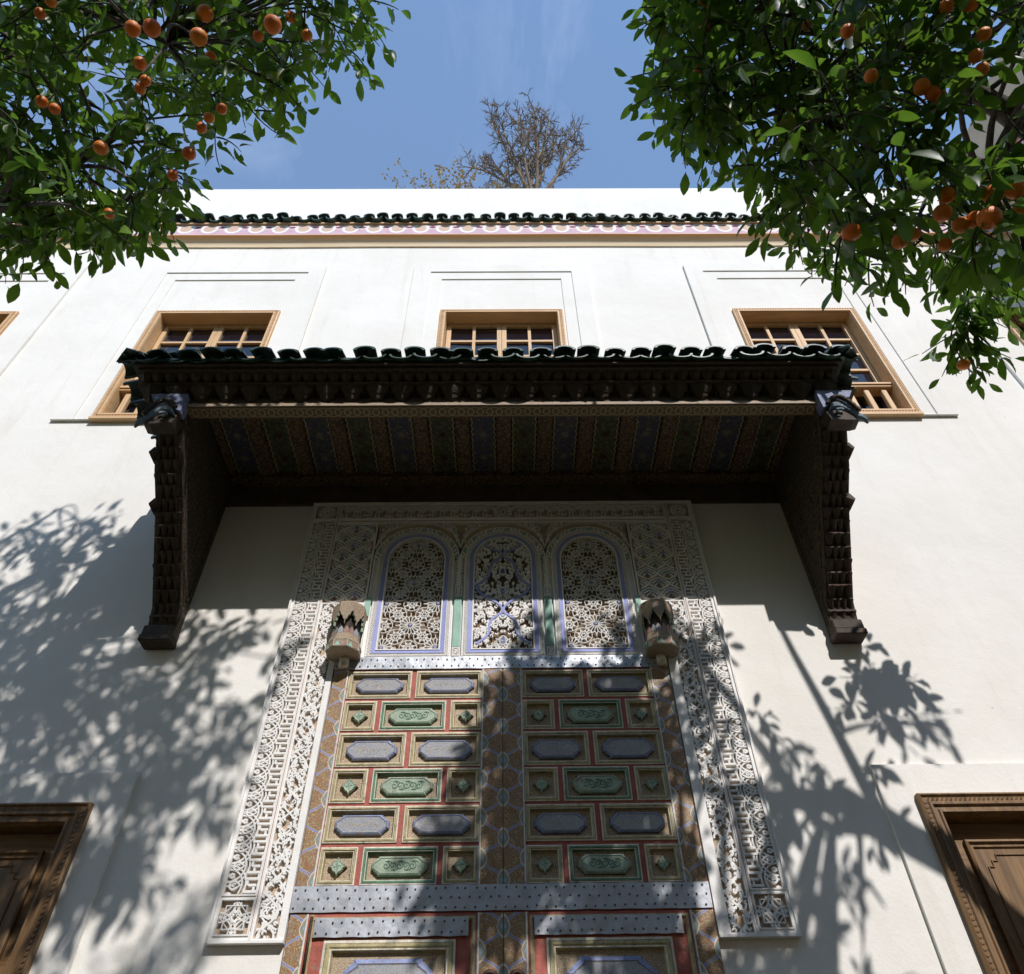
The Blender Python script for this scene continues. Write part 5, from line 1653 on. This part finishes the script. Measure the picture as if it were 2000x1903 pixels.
BLOBS_RIGHT = [(1.23,-3.39,5.87),(1.58,-3.54,5.02),(2.21,-3.48,5.07),(2.55,-3.5,5.32),(1.16,-3.09,6.59),(1.17,-3.24,5.8),(1.32,-3.26,5.81),(1.51,-3.26,5.67),(1.66,-3.42,5.24),(1.8,-3.38,5.05),(2.09,-3.4,5.01),(0.92,-3.07,6.08),(1.28,-3.03,6.62),(1.26,-3.09,5.97),(1.68,-2.9,6.59),(1.82,-3.01,6.19),(1.58,-3.3,5.18),(1.97,-3.3,5.19),(2.25,-3.22,5.53),(2.31,-3.2,5.26),(2.56,-3.34,4.96),(1.1,-2.76,6.38),(1.23,-2.94,5.84),(1.52,-2.89,5.81),(1.86,-2.73,6.45),(1.54,-3.14,4.82),(1.69,-3.14,4.83),(2.58,-2.9,6.1),(2.68,-2.98,5.42),(0.81,-2.87,5.39),(0.96,-2.92,5.26),(1.18,-2.92,5.36),(1.58,-2.77,5.62),(2.01,-2.68,6.39),(1.71,-2.92,5.27),(1.78,-3.0,5.09),(0.98,-2.72,5.56),(1.19,-2.73,5.45),(1.68,-2.55,5.77),(1.34,-3.0,4.59),(1.6,-2.98,4.73),(1.68,-3.02,4.6),(2.39,-2.9,4.94),(1.58,-2.22,6.1),(1.53,-2.38,5.63),(1.84,-2.34,5.88),(1.54,-2.84,4.63),(1.66,-2.86,4.64),(2.24,-2.78,4.77),(2.22,-2.86,4.47),(1.38,-2.74,4.48),(1.88,-2.82,4.26),(2.27,-2.68,4.45),(2.49,-2.63,4.66),(1.84,-2.5,4.56),(1.99,-2.69,4.28),(2.25,-2.64,4.15),(1.0,-3.2,6.37),(1.08,-3.34,5.91),(1.51,-3.31,6.44),(1.7,-3.2,6.53),(1.55,-3.46,5.09),(2.1,-3.41,5.24),(2.37,-3.49,5.13),(0.92,-3.19,5.67),(1.31,-3.09,6.36),(1.32,-3.23,5.53),(1.64,-3.15,6.06),(1.37,-3.34,4.97),(1.87,-3.25,5.74),(1.95,-3.31,5.08),(2.12,-3.31,4.98),(2.51,-3.27,5.49),(1.14,-2.97,6.18),(1.34,-2.94,6.32),(1.65,-2.85,6.45),(1.98,-2.87,6.56),(1.53,-3.14,5.16),(1.67,-3.23,5.01),(1.69,-3.26,4.83),(2.18,-3.25,4.95),(0.93,-2.72,6.05),(1.08,-2.73,5.98),(1.13,-2.87,5.42),(1.42,-2.94,5.53),(1.99,-2.68,6.51),(1.61,-2.99,5.13),(1.64,-3.1,4.94),(1.89,-3.06,5.14),(2.05,-3.04,5.02),(2.12,-3.14,4.69),(1.09,-2.48,6.35),(1.03,-2.77,5.55),(1.27,-2.74,5.6),(1.48,-2.68,5.85),(1.76,-2.66,6.01),(1.63,-2.96,4.61),(3.22,-2.58,5.97),(1.64,-2.5,5.63),(2.02,-2.29,6.07),(1.81,-2.6,5.21),(1.6,-2.9,4.64),(1.74,-2.86,4.48),(2.19,-2.93,4.56),(1.66,-2.37,5.45),(1.45,-2.74,4.42),(1.54,-2.82,4.25),(1.82,-2.72,4.53),(2.03,-2.68,4.71),(2.11,-2.8,4.5),(2.25,-2.72,4.48),(1.32,-2.69,4.23),(1.8,-2.74,4.17),(1.98,-2.73,4.21),(2.12,-2.71,4.17),(1.69,-3.39,6.47),(0.95,-3.22,6.4),(1.09,-3.2,6.2),(1.28,-3.2,6.07),(1.68,-3.13,6.46),(1.66,-3.21,6.07),(0.93,-3.14,5.65),(1.33,-2.94,6.34),(1.22,-3.19,5.55),(1.77,-2.88,6.74),(0.96,-2.98,5.44),(1.25,-2.81,6.2),(1.51,-2.81,6.42),(1.48,-3.03,5.47),(0.96,-2.67,5.87),(0.96,-2.81,5.31),(1.43,-2.7,6.16),(1.77,-2.49,6.32),(1.55,-2.8,5.32),(1.24,-2.57,5.82),(1.32,-2.69,5.07),(1.65,-2.62,5.39),(1.24,-2.59,5.16),(1.47,-2.54,5.04),(2.04,-2.24,6.06),(1.24,-3.13,6.18),(1.46,-3.18,6.03),(1.18,-3.05,5.66),(1.46,-3.11,5.62),(1.21,-2.87,6.01),(1.43,-2.85,6.24),(1.52,-2.9,5.68),(1.27,-2.78,5.55),(1.75,-2.62,5.91),(1.67,-2.54,5.67),(1.52,-2.47,5.09),(1.47,-3.88,6.41),(1.04,-3.4,6.19),(1.73,-3.75,6.91),(1.72,-3.21,6.47),(1.32,-3.84,6.97),(0.99,-3.65,6.26),(1.08,-3.89,6.38),(1.05,-3.72,6.41),(1.76,-3.57,6.43),(1.01,-3.81,6.6),(1.66,-3.45,6.75),(1.27,-3.48,7.01),(1.43,-3.66,6.88),(1.58,-3.39,5.91),(0.95,-3.48,5.96),(1.74,-3.38,6.87),(1.44,-3.23,6.61),(1.6,-3.27,6.07),(1.76,-3.37,6.71),(1.37,-3.39,6.66),(0.96,-3.37,5.79),(1.41,-3.78,7.49),(1.09,-3.72,6.6),(1.58,-3.32,5.88),(1.54,-3.57,6.49),(1.63,-3.55,6.54),(1.55,-3.25,6.7),(1.37,-3.88,7.4),(1.65,-3.61,7.1),(1.59,-3.58,6.74),(1.23,-3.43,5.91),(1.39,-3.67,6.06),(1.33,-3.48,6.28),(1.48,-3.86,7.53)]
TIPS_LEFT = [(-2.08,-2.28,5.45,-2.0,-2.15,5.29),(-2.12,-2.19,5.64,-1.97,-2.09,5.51),(-2.3,-2.26,5.29,-2.21,-2.16,5.11),(-2.47,-2.27,5.16,-2.52,-2.05,5.05),(-1.9,-2.34,5.64,-1.82,-2.17,5.52),(-2.53,-2.17,5.49,-2.55,-2.04,5.28),(-2.11,-2.32,5.35,-2.06,-2.16,5.17),(-2.71,-2.18,5.36,-2.68,-2.03,5.13),(-2.55,-2.18,5.35,-2.45,-1.96,5.23),(-2.86,-2.0,5.6,-2.94,-1.78,5.5),(-2.21,-2.21,5.53,-2.31,-1.99,5.41),(-2.37,-2.15,5.6,-2.32,-1.95,5.5),(-2.06,-2.19,5.64,-2.06,-2.01,5.47),(-2.07,-2.21,5.94,-1.82,-2.1,5.81),(-2.07,-2.18,6.19,-1.93,-2.07,6.12),(-1.74,-2.4,6.26,-1.69,-2.25,6.02),(-1.34,-2.65,6.36,-1.18,-2.5,6.26),(-1.22,-2.75,6.18,-1.22,-2.6,6.06),(-1.02,-2.77,6.76,-0.85,-2.55,6.63),(-1.01,-2.87,6.44,-1.02,-2.68,6.34),(-0.88,-2.86,7.26,-0.67,-2.83,7.14),(-0.91,-2.84,6.96,-0.72,-2.7,6.75),(-1.52,-2.54,6.26,-1.31,-2.42,6.07),(-2.38,-2.2,5.37,-2.49,-2.03,5.25)]
TIPS_RIGHT = [(1.49,-2.33,5.44,1.4,-2.18,5.2),(1.64,-2.2,5.46,1.69,-1.97,5.33),(1.72,-2.23,5.21,1.75,-2.02,5.09),(1.82,-2.05,5.73,1.82,-1.93,5.52),(2.47,-2.26,5.22,2.38,-2.03,5.09),(2.61,-2.2,5.16,2.53,-2.01,4.92),(2.65,-2.23,5.05,2.6,-2.04,4.8),(2.1,-2.28,5.11,2.13,-2.13,4.91),(2.31,-2.2,5.16,2.22,-2.03,4.93),(2.62,-2.05,5.16,2.71,-1.97,5.09),(2.68,-1.95,5.48,2.67,-1.77,5.38),(1.87,-2.21,5.32,1.93,-2.08,5.12),(1.5,-2.37,5.34,1.34,-2.26,5.22),(2.77,-1.77,5.44,2.83,-1.57,5.31),(2.76,-1.55,5.29,2.64,-1.35,5.12),(2.79,-1.53,5.27,2.86,-1.31,5.12),(2.73,-1.82,5.35,3.05,-1.61,5.25),(1.02,-2.76,6.15,0.73,-2.71,6.13),(0.98,-2.64,6.18,0.78,-2.57,6.2),(0.94,-3.03,6.15,0.74,-3.05,6.12),(1.07,-2.85,6.53,0.85,-2.9,6.5),(0.99,-2.55,5.95,0.87,-2.46,5.92),(1.19,-2.43,5.97,1.12,-2.27,5.74),(1.05,-2.55,5.8,1.03,-2.36,5.71),(1.51,-2.35,5.74,1.4,-2.23,5.54),(1.64,-2.3,5.56,1.43,-2.2,5.41),(1.84,-2.12,5.65,1.63,-2.01,5.5),(1.94,-2.1,5.49,1.8,-1.88,5.39),(2.05,-2.06,5.45,1.93,-1.88,5.26),(2.13,-1.97,5.5,2.12,-1.77,5.22),(2.04,-2.18,5.15,2.09,-2.02,4.92),(2.34,-2.15,5.26,2.37,-1.97,5.1),(2.82,-1.81,5.75,2.9,-1.53,5.56),(2.77,-1.68,5.42,2.82,-1.34,5.14),(2.78,-1.57,5.31,2.53,-1.44,5.23),(2.78,-1.57,5.31,3.0,-1.48,5.12),(2.81,-1.7,5.51,2.68,-1.55,5.34),(2.84,-2.0,5.38,2.99,-1.75,5.24),(2.82,-1.59,5.4,2.98,-1.63,5.38),(2.76,-1.83,5.57,2.81,-1.56,5.28),(2.78,-1.66,5.4,2.87,-1.49,5.17),(2.76,-1.66,5.4,2.68,-1.45,5.16)]
ORANGES_L= [(-1.742,-3.085,5.534,0.037),(-1.608,-3.112,5.431,0.04),(-1.398,-3.138,5.581,0.039),(-1.393,-3.083,5.399,0.04),(-1.007,-3.163,5.265,0.04),(-1.708,-2.969,5.419,0.03),(-1.683,-2.911,5.361,0.026),(-1.709,-2.883,5.335,0.026),(-1.421,-2.753,5.203,0.026),(-1.479,-2.666,5.118,0.032),(-1.384,-2.786,5.235,0.026),(-1.895,-2.684,5.141,0.034),(-1.859,-2.463,4.924,0.026),(-2.173,-2.839,5.298,0.028),(-1.557,-2.593,5.047,0.026),(-1.373,-2.991,5.436,0.026),(-1.323,-2.817,5.264,0.026),(-1.149,-3.062,5.503,0.026),(-2.113,-2.815,5.273,0.026),(-2.179,-3.136,5.59,0.026),(-2.127,-3.176,5.629,0.026),(-0.994,-3.127,5.564,0.026),(-0.918,-3.066,5.503,0.026)]
ORANGES_R= [(0.978,-3.159,5.708,0.033),(0.99,-3.077,5.627,0.031),(0.956,-2.922,5.475,0.026),(1.306,-3.269,4.689,0.026),(1.395,-3.149,4.57,0.026),(1.587,-3.119,4.538,0.031),(1.626,-3.102,4.521,0.027),(1.773,-3.346,4.758,0.031),(1.683,-3.337,4.751,0.026),(1.824,-3.262,4.675,0.026),(1.792,-3.203,4.618,0.026),(1.815,-3.167,4.582,0.026),(1.316,-2.726,4.156,0.036),(1.501,-2.704,4.131,0.031),(1.552,-2.721,4.147,0.026),(1.669,-2.694,4.118,0.026),(1.662,-2.78,4.204,0.034),(1.678,-2.828,4.25,0.031),(1.729,-2.747,4.17,0.031),(1.784,-2.761,4.183,0.034),(1.747,-2.828,4.054,0.042),(1.855,-2.831,4.251,0.038),(1.937,-2.845,4.264,0.038),(1.961,-2.795,4.214,0.031),(2.705,-1.465,5.083,0.037),(1.657,-3.091,4.509,0.026),(1.487,-3.078,5.621,0.026)]
# ------------------------------------------------------------------ orange trees
def leaf_mesh(name, fold, curl, wid):
    b = MB()
    N_ = 5
    prof = [0.08, 0.66, 1.0, 0.78, 0.34]
    ys = [0.08, 0.28, 0.52, 0.76, 0.92]
    zc = lambda y: -curl * y * y
    mids = [(0, y, zc(y)) for y in ys]
    L = [(-wid * p, y, zc(y) + fold * wid * p) for p, y in zip(prof, ys)]
    R_ = [(wid * p, y, zc(y) + fold * wid * p) for p, y in zip(prof, ys)]
    tip = (0, 1.0, zc(1.0) - 0.01); st = (0, 0, 0)
    v = mids + L + R_ + [tip, st]
    f = []
    for i in range(4):
        f += [(5 + i, i, i + 1, 6 + i), (i, 10 + i, 11 + i, i + 1)]
    f += [(9, 4, 15), (4, 14, 15), (5, 16, 0), (16, 10, 0)]
    me = bpy.data.meshes.new(name)
    me.from_pydata(v, [], f)
    me.materials.append(M['leaf'])
    me.polygons.foreach_set('use_smooth', [True] * len(f))
    me.update()
    return me, np.array(v), f
LEAVES = [leaf_mesh('leaf', 0.35, 0.22, 0.200), leaf_mesh('leaf', 0.55, 0.40, 0.185), leaf_mesh('leaf', 0.15, 0.10, 0.215)]

def view_px(p):
    d = Vector(p) - Vector((0, -4, 1.5))
    k = d.dot(CAM_F)
    if k < 0.1: return None
    return (1000 + 1447.4 * d.dot(CAM_R) / k, 951.5 - 1447.4 * d.dot(CAM_U) / k, k)

def bez(a, b_, c, n):
    return [a.lerp(b_, t).lerp(b_.lerp(c, t), t) for t in [i / n for i in range(n + 1)]]

def orange_tree(base, trunk_pts, trunk_r, limbs, blobs, tips, oranges, seed, label):
    rn = random.Random(seed)
    tree = empty('orange_tree', base, label, 'orange tree')
    B = Vector(base)
    tk = MB()
    tk.tube(trunk_pts, trunk_r, 12)
    skel = []
    for pts, r0, r1 in limbs:
        P_ = [Vector(p) for p in pts]
        # a little gnarl
        fine = []
        for u, v in zip(P_, P_[1:]):
            for q in range(4):
                fine.append(u.lerp(v, q / 4) + Vector((rn.uniform(-1, 1), rn.uniform(-1, 1), rn.uniform(-1, 1))) * r0 * 0.16)
        fine.append(P_[-1])
        n = len(fine)
        tk.tube(fine, [r0 + (r1 - r0) * (i / (n - 1)) ** 0.8 for i in range(n)], 9)
        skel += [(p, r0 + (r1 - r0) * i / (n - 1)) for i, p in enumerate(fine)]
    # boughs from the limbs towards each leaf clump
    leaf_tf = []
    tw = MB()
    cen = sum((Vector(b_) for b_ in blobs), Vector()) / len(blobs)
    def put_leaf(p, d, ln):
        d = d.normalized()
        up = Vector((rn.uniform(-.5, .5), rn.uniform(-.5, .5), 1.0))
        x = d.cross(up)
        if x.length < 0.05: x = d.cross(Vector((1, 0, 0)))
        x.normalize()
        z = x.cross(d)
        roll = rn.gauss(0, 0.55)
        x2 = x * cos(roll) + z * sin(roll); z2 = z * cos(roll) - x * sin(roll)
        leaf_tf.append((p, x2 * ln, d * ln, z2 * ln, rn.randrange(3)))
    def sprig(a, b_, n, sag=0.06, big=1.0, droop=0.45):
        mid = a.lerp(b_, 0.5) + Vector((rn.uniform(-.05, .05), rn.uniform(-.05, .05), sag))
        pts = bez(a, mid, b_, 5)
        tw.tube(pts, [0.0055, 0.0052, 0.0048, 0.0042, 0.0034, 0.0022], 4)
        az = rn.uniform(0, 6.28)
        for i in range(n):
            t = 0.12 + 0.88 * i / max(1, n - 1)
            k = min(4, int(t * 5)); f_ = t * 5 - k
            p = pts[k].lerp(pts[k + 1], f_)
            ax = (pts[k + 1] - pts[k]).normalized()
            s1 = ax.cross(Vector((0.2, 0.1, 1))).normalized(); s2 = ax.cross(s1)
            az += 2.4
            d = (s1 * cos(az) + s2 * sin(az)) * 0.85 + ax * (0.45 + 0.7 * (i == n - 1)) + Vector((0, 0, -droop + rn.uniform(-.35, .35)))
            ln = rn.uniform(0.080, 0.155) * big * (0.85 if t > 0.9 else 1)
            put_leaf(p + d.normalized() * 0.012, d, ln)
    for bl in blobs:
        c = Vector(bl)
        near = min(skel, key=lambda s: (s[0] - c).length + (0.0 if s[1] < 0.05 else 0.12))
        dist = (near[0] - c).length
        m_ = near[0].lerp(c, 0.55) + Vector((rn.uniform(-.12, .12), rn.uniform(-.12, .12), 0.10 + 0.08 * dist))
        pts = bez(near[0], m_, c, 6)
        r0 = min(near[1] * 0.7, 0.012 + 0.010 * dist)
        tw.tube(pts, [r0 + (0.0055 - r0) * i / 6 for i in range(7)], 5, 1)
        for k in range(rn.choice((3, 3, 4))):
            out = (c - cen).normalized() * 0.5 + Vector((rn.uniform(-1, 1), rn.uniform(-1, 1), rn.uniform(-0.9, 0.6)))
            sprig(c, c + out.normalized() * rn.uniform(0.16, 0.30), rn.randrange(6, 9))
        if rn.random() < 0.7 and dist > 0.5:
            q = pts[4]
            sprig(q, q + Vector((rn.uniform(-1, 1), rn.uniform(-1, 1), rn.uniform(-.6, .8))).normalized() * 0.22, 6)
    for t in tips:
        a, b_ = Vector(t[:3]), Vector(t[3:])
        d = b_ - a
        sprig(a, b_, max(6, int(d.length / 0.045)), 0.03, 1.05, 0.35)
        side = Vector((rn.uniform(-1, 1), rn.uniform(-.6, .6), rn.uniform(-.6, .2))).normalized() * 0.16
        sprig(a.lerp(b_, 0.25), a.lerp(b_, 0.25) + side + d * 0.25, 6, 0.02)
    rel = lambda mb: setattr(mb, 'v', [(x - B.x, y - B.y, z - B.z) for x, y, z in mb.v])
    rel(tk); rel(tw)
    tk.build('trunk', 'bark', tree, True)
    o = tw.build('twigs', ['twig', 'bark'], tree, True); o['kind'] = 'stuff'
    # the nearest leaves in view are parts of their own, the rest one mass
    scored = []
    for i, L in enumerate(leaf_tf):
        p = view_px(L[0] + L[2] * 0.5)
        vis = p is not None and 0 < p[0] < 2000 and 0 < p[1] < 1903
        scored.append(((0 if vis else 1), (p[2] if p else 99) / L[2].length, i))
    scored.sort()
    single = set(s[2] for s in scored[:290])
    V, F = [], []
    base_n = 0
    for i, (p, x, y, z, kind) in enumerate(leaf_tf):
        me, lv, lf = LEAVES[kind]
        q = p - B
        if i in single:
            o = bpy.data.objects.new('leaf', me)
            o.parent = tree
            mm = Matrix(((x.x, y.x, z.x, q.x), (x.y, y.y, z.y, q.y), (x.z, y.z, z.z, q.z), (0, 0, 0, 1)))
            o.matrix_local = mm
            col.objects.link(o)
            continue
        R3 = np.array(((x.x, y.x, z.x), (x.y, y.y, z.y), (x.z, y.z, z.z)))
        V.append(lv @ R3.T + np.array(q)); F += [tuple(base_n + k for k in f_) for f_ in lf]
        base_n += len(lv)
    me = bpy.data.meshes.new('foliage')
    me.from_pydata(np.concatenate(V).tolist(), [], F)
    me.materials.append(M['leaf'])
    me.polygons.foreach_set('use_smooth', [True] * len(F))
    me.update()
    o = bpy.data.objects.new('foliage', me); o.parent = tree; o['kind'] = 'stuff'
    col.objects.link(o)
    # fruit
    for (x, y, z, r_) in oranges:
        b = MB()
        nlat, nlon = 9, 14
        rings = []
        sq = rn.uniform(0.90, 0.99)
        for i in range(nlat + 1):
            t = pi * i / nlat
            dim = 1 - 0.06 * math.exp(-((t) / 0.3) ** 2)
            rings.append([(r_ * max(0.02, sin(t)) * cos(2 * pi * k / nlon), r_ * max(0.02, sin(t)) * sin(2 * pi * k / nlon), r_ * sq * cos(t) * dim) for k in range(nlon)])
        b.loft(rings, 0, True, None, True, True)
        o = b.build('orange', 'orange', tree, True)
        o.location = (x - B.x, y - B.y, z - B.z)
        o.rotation_euler = (rn.uniform(-.5, .5), rn.uniform(-.5, .5), rn.uniform(0, 6))
        s = MB()
        s.dome((0, 0, r_ * sq * 0.92), 0.011, (0, 0, 1), 6, 0, 0.5)
        s.tube([(0, 0, r_ * sq * 0.9), (0.006, 0.004, r_ * sq + 0.03), (0.02, 0.0, r_ * sq + 0.09)], 0.003, 4)
        s.build('stalk', 'calyx', o)
    return tree

TREE_L = orange_tree((-3.9, -2.2, 0), [(-3.9, -2.2, 0), (-3.88, -2.22, 0.8), (-3.80, -2.3, 2.0), (-3.70, -2.45, 3.2), (-3.55, -2.6, 4.3)], [0.17, 0.13, 0.12, 0.115, 0.11],
            [([(-3.56, -2.6, 4.25), (-3.45, -2.9, 5.6), (-2.95, -2.95, 6.5), (-2.31, -2.91, 6.62), (-2.0, -2.78, 6.55)], 0.075, 0.014),
             ([(-3.6, -2.55, 4.1), (-3.2, -2.1, 5.2), (-2.8, -1.8, 6.2), (-2.3, -1.9, 6.8)], 0.070, 0.014),
             ([(-3.2, -2.1, 5.2), (-2.7, -2.2, 5.9), (-2.2, -2.4, 6.4)], 0.040, 0.010),
             ([(-3.45, -2.9, 5.6), (-3.1, -2.6, 7.0), (-2.5, -2.4, 7.6)], 0.050, 0.010)],
            BLOBS_LEFT, TIPS_LEFT, ORANGES_L, 31, 'orange tree on the left with dark glossy leaves and oranges hanging over the facade')
TREE_R = orange_tree((4.1, -2.1, 0), [(4.1, -2.1, 0), (4.05, -2.12, 1.0), (3.95, -2.2, 2.2), (3.75, -2.3, 3.4), (3.45, -2.4, 4.5), (3.15, -2.48, 5.05)], [0.19, 0.15, 0.135, 0.13, 0.125, 0.12],
            [([(3.2, -2.46, 5.0), (2.72, -2.65, 5.6), (2.53, -2.74, 5.69), (2.34, -2.85, 5.81), (2.16, -2.91, 5.86), (1.94, -2.99, 5.95), (1.6, -2.95, 6.05)], 0.080, 0.012),
             ([(3.25, -2.44, 4.95), (2.83, -2.45, 5.27), (2.57, -2.53, 5.36), (2.38, -2.45, 5.42), (2.25, -2.3, 5.5)], 0.055, 0.010),
             ([(2.53, -2.74, 5.69), (2.0, -2.4, 6.2), (1.6, -2.25, 6.5)], 0.036, 0.008),
             ([(2.83, -2.45, 5.27), (2.6, -2.3, 6.2), (2.4, -2.2, 7.0)], 0.040, 0.008),
             ([(2.16, -2.91, 5.86), (1.6, -2.7, 5.7), (1.2, -2.5, 5.9)], 0.028, 0.008)],
            BLOBS_RIGHT, TIPS_RIGHT, ORANGES_R, 47, 'orange tree on the right with a thick dark limb and a cluster of oranges')

# ------------------------------------------------------------------ added court trees; dry tree and dry shrub on the roof terrace behind the parapet
def add_blocker_tree(src, loc, rot, label):
    r = src.copy(); col.objects.link(r)
    r.location = loc; r.rotation_euler = (0, 0, rot)
    r['label'] = label
    r['group'] = 'unseen orange trees added to block sky light'
    for ch in list(src.children):
        if ch.name.split('.')[0] in ('trunk', 'twigs', 'foliage', 'orange'):
            c = ch.copy(); col.objects.link(c); c.parent = r
    return r
for i, (x, y, a) in enumerate(((-6.5, -8.8, 0.7), (-3.0, -9.4, 3.6), (0.8, -9.0, 2.2), (4.2, -9.8, 5.0), (7.6, -9.2, 0.2), (-1.2, -12.2, 1.2), (3.4, -12.6, 4.0))):  # unseen trees added behind the camera to cut the sky light
    add_blocker_tree(TREE_R if i % 2 else TREE_L, (x, y, 0), a, 'unseen orange tree added to block sky light, ' + ('far left of the front row', 'second from the left in the front row', 'middle of the front row', 'second from the right in the front row', 'far right of the front row', 'left of the two at the back', 'right of the two at the back')[i])
def dry_tree():
    rn = random.Random(8)
    t = empty('bare_tree', (0.46, 0.95, 10.5), 'leafless brown tree with spiky twigs standing behind the white parapet', 'tree')
    tk = MB(); tw = MB()
    tips = []
    def spikes(p, d, m_, l0):
        s1 = d.cross(Vector((.2, .3, 1))).normalized(); s2 = d.cross(s1)
        for k in range(m_):
            a = rn.uniform(0, 6.28)
            e = (d * rn.uniform(.2, 1.2) + (s1 * cos(a) + s2 * sin(a))).normalized()
            l2 = l0 * rn.uniform(0.6, 1.3)
            tw.tube([p, p + e * l2 * .5, p + e * l2 + Vector((0, 0, .02))], [0.007, 0.0055, 0.003], 3)
            for _ in range(3):
                e2 = (e + Vector((rn.uniform(-.8, .8), rn.uniform(-.8, .8), rn.uniform(-.4, .8)))).normalized()
                b0 = p + e * l2 * rn.uniform(.35, 1)
                tw.tube([b0, b0 + e2 * rn.uniform(.05, .10)], [0.005, 0.003], 3, 0, False)
    def wand(p, d, ln, r, n):
        pts = [p]; q = p.copy(); dd = d.normalized()
        for i in range(n):
            dd = (dd + Vector((rn.uniform(-.10, .10), rn.uniform(-.10, .10), 0.05))).normalized()
            q = q + dd * ln / n; pts.append(q.copy())
        return pts, dd
    top = Vector((0.02, 0.0, 2.6))
    tk.tube([(0, 0, 0), (0.03, 0.02, 0.9), (0.0, 0.0, 1.8), top], [0.10, 0.085, 0.075, 0.06], 8)
    for b_ in range(16):
        a = 2.4 * b_; lean = 0.05 + 0.62 * ((b_ + 0.5) / 16) ** 0.7
        d = Vector((cos(a) * lean, sin(a) * lean * 0.7, 1))
        ln = rn.uniform(2.1, 2.9) * (1 - 0.30 * lean)
        pts, dd = wand(Vector((0.02, 0, rn.uniform(1.9, 2.6))), d, ln, 0.03, 9)
        tk.tube(pts, [0.034 * (1 - 0.075 * i) for i in range(10)], 5)
        for i in range(4, 10):
            for k in range(2 if i % 2 else 1):
                a2 = rn.uniform(0, 6.28)
                ax = (pts[i] - pts[i - 1]).normalized()
                s1 = ax.cross(Vector((.2, .3, 1))).normalized(); s2 = ax.cross(s1)
                e = ax + (s1 * cos(a2) + s2 * sin(a2)) * rn.uniform(0.5, 0.9)
                tpts, td = wand(pts[i], e, rn.uniform(0.22, 0.50), 0.01, 4)
                tw.tube(tpts, [0.015, 0.013, 0.011, 0.009, 0.007], 4)
                for j in range(1, 5):
                    spikes(tpts[j], td, 4 if j == 4 else 1, 0.12)
        spikes(pts[-1], dd, 8, 0.15)
    tk.build('trunk', 'dry_twig', t, True)
    tw.build('crown', 'dry_twig', t)['kind'] = 'stuff'
    return t
dry_tree()
def dry_shrub():
    rn = random.Random(15)
    t = empty('dry_shrub', (-0.80, 0.8, 10.5), 'low yellowed shrub just showing over the parapet left of the bare tree', 'shrub')
    st = MB(); lv = MB()
    for i in range(26):
        a = rn.uniform(0, 6.28)
        lean = rn.uniform(0.05, 0.5)
        tip = Vector((cos(a) * lean * 2.4, sin(a) * lean * 0.6, rn.uniform(2.75, 3.4) - lean * 0.75))
        pts = bez(Vector((0, 0, 0)), Vector((tip.x * .25, tip.y * .25, tip.z * .6)), tip, 9)
        st.tube(pts, [0.012 * (1 - .8 * k / 9) for k in range(10)], 4)
        for k in range(5, 10):
            for _ in range(7):
                e = Vector((rn.uniform(-1, 1), rn.uniform(-1, 1), rn.uniform(-.2, 1))).normalized()
                l_ = rn.uniform(.03, .06)
                p = pts[k] + Vector((rn.uniform(-1, 1), rn.uniform(-1, 1), rn.uniform(-1, 1))) * 0.05
                x = e.cross(Vector((.3, .2, .9))).normalized() * l_ * .35
                lv.quad(tuple(p), tuple(p + e * l_ * .5 + x), tuple(p + e * l_), tuple(p + e * l_ * .5 - x))
    st.build('stems', 'dry_twig', t)
    lv.build('foliage', 'dry_leaf', t)['kind'] = 'stuff'
dry_shrub()
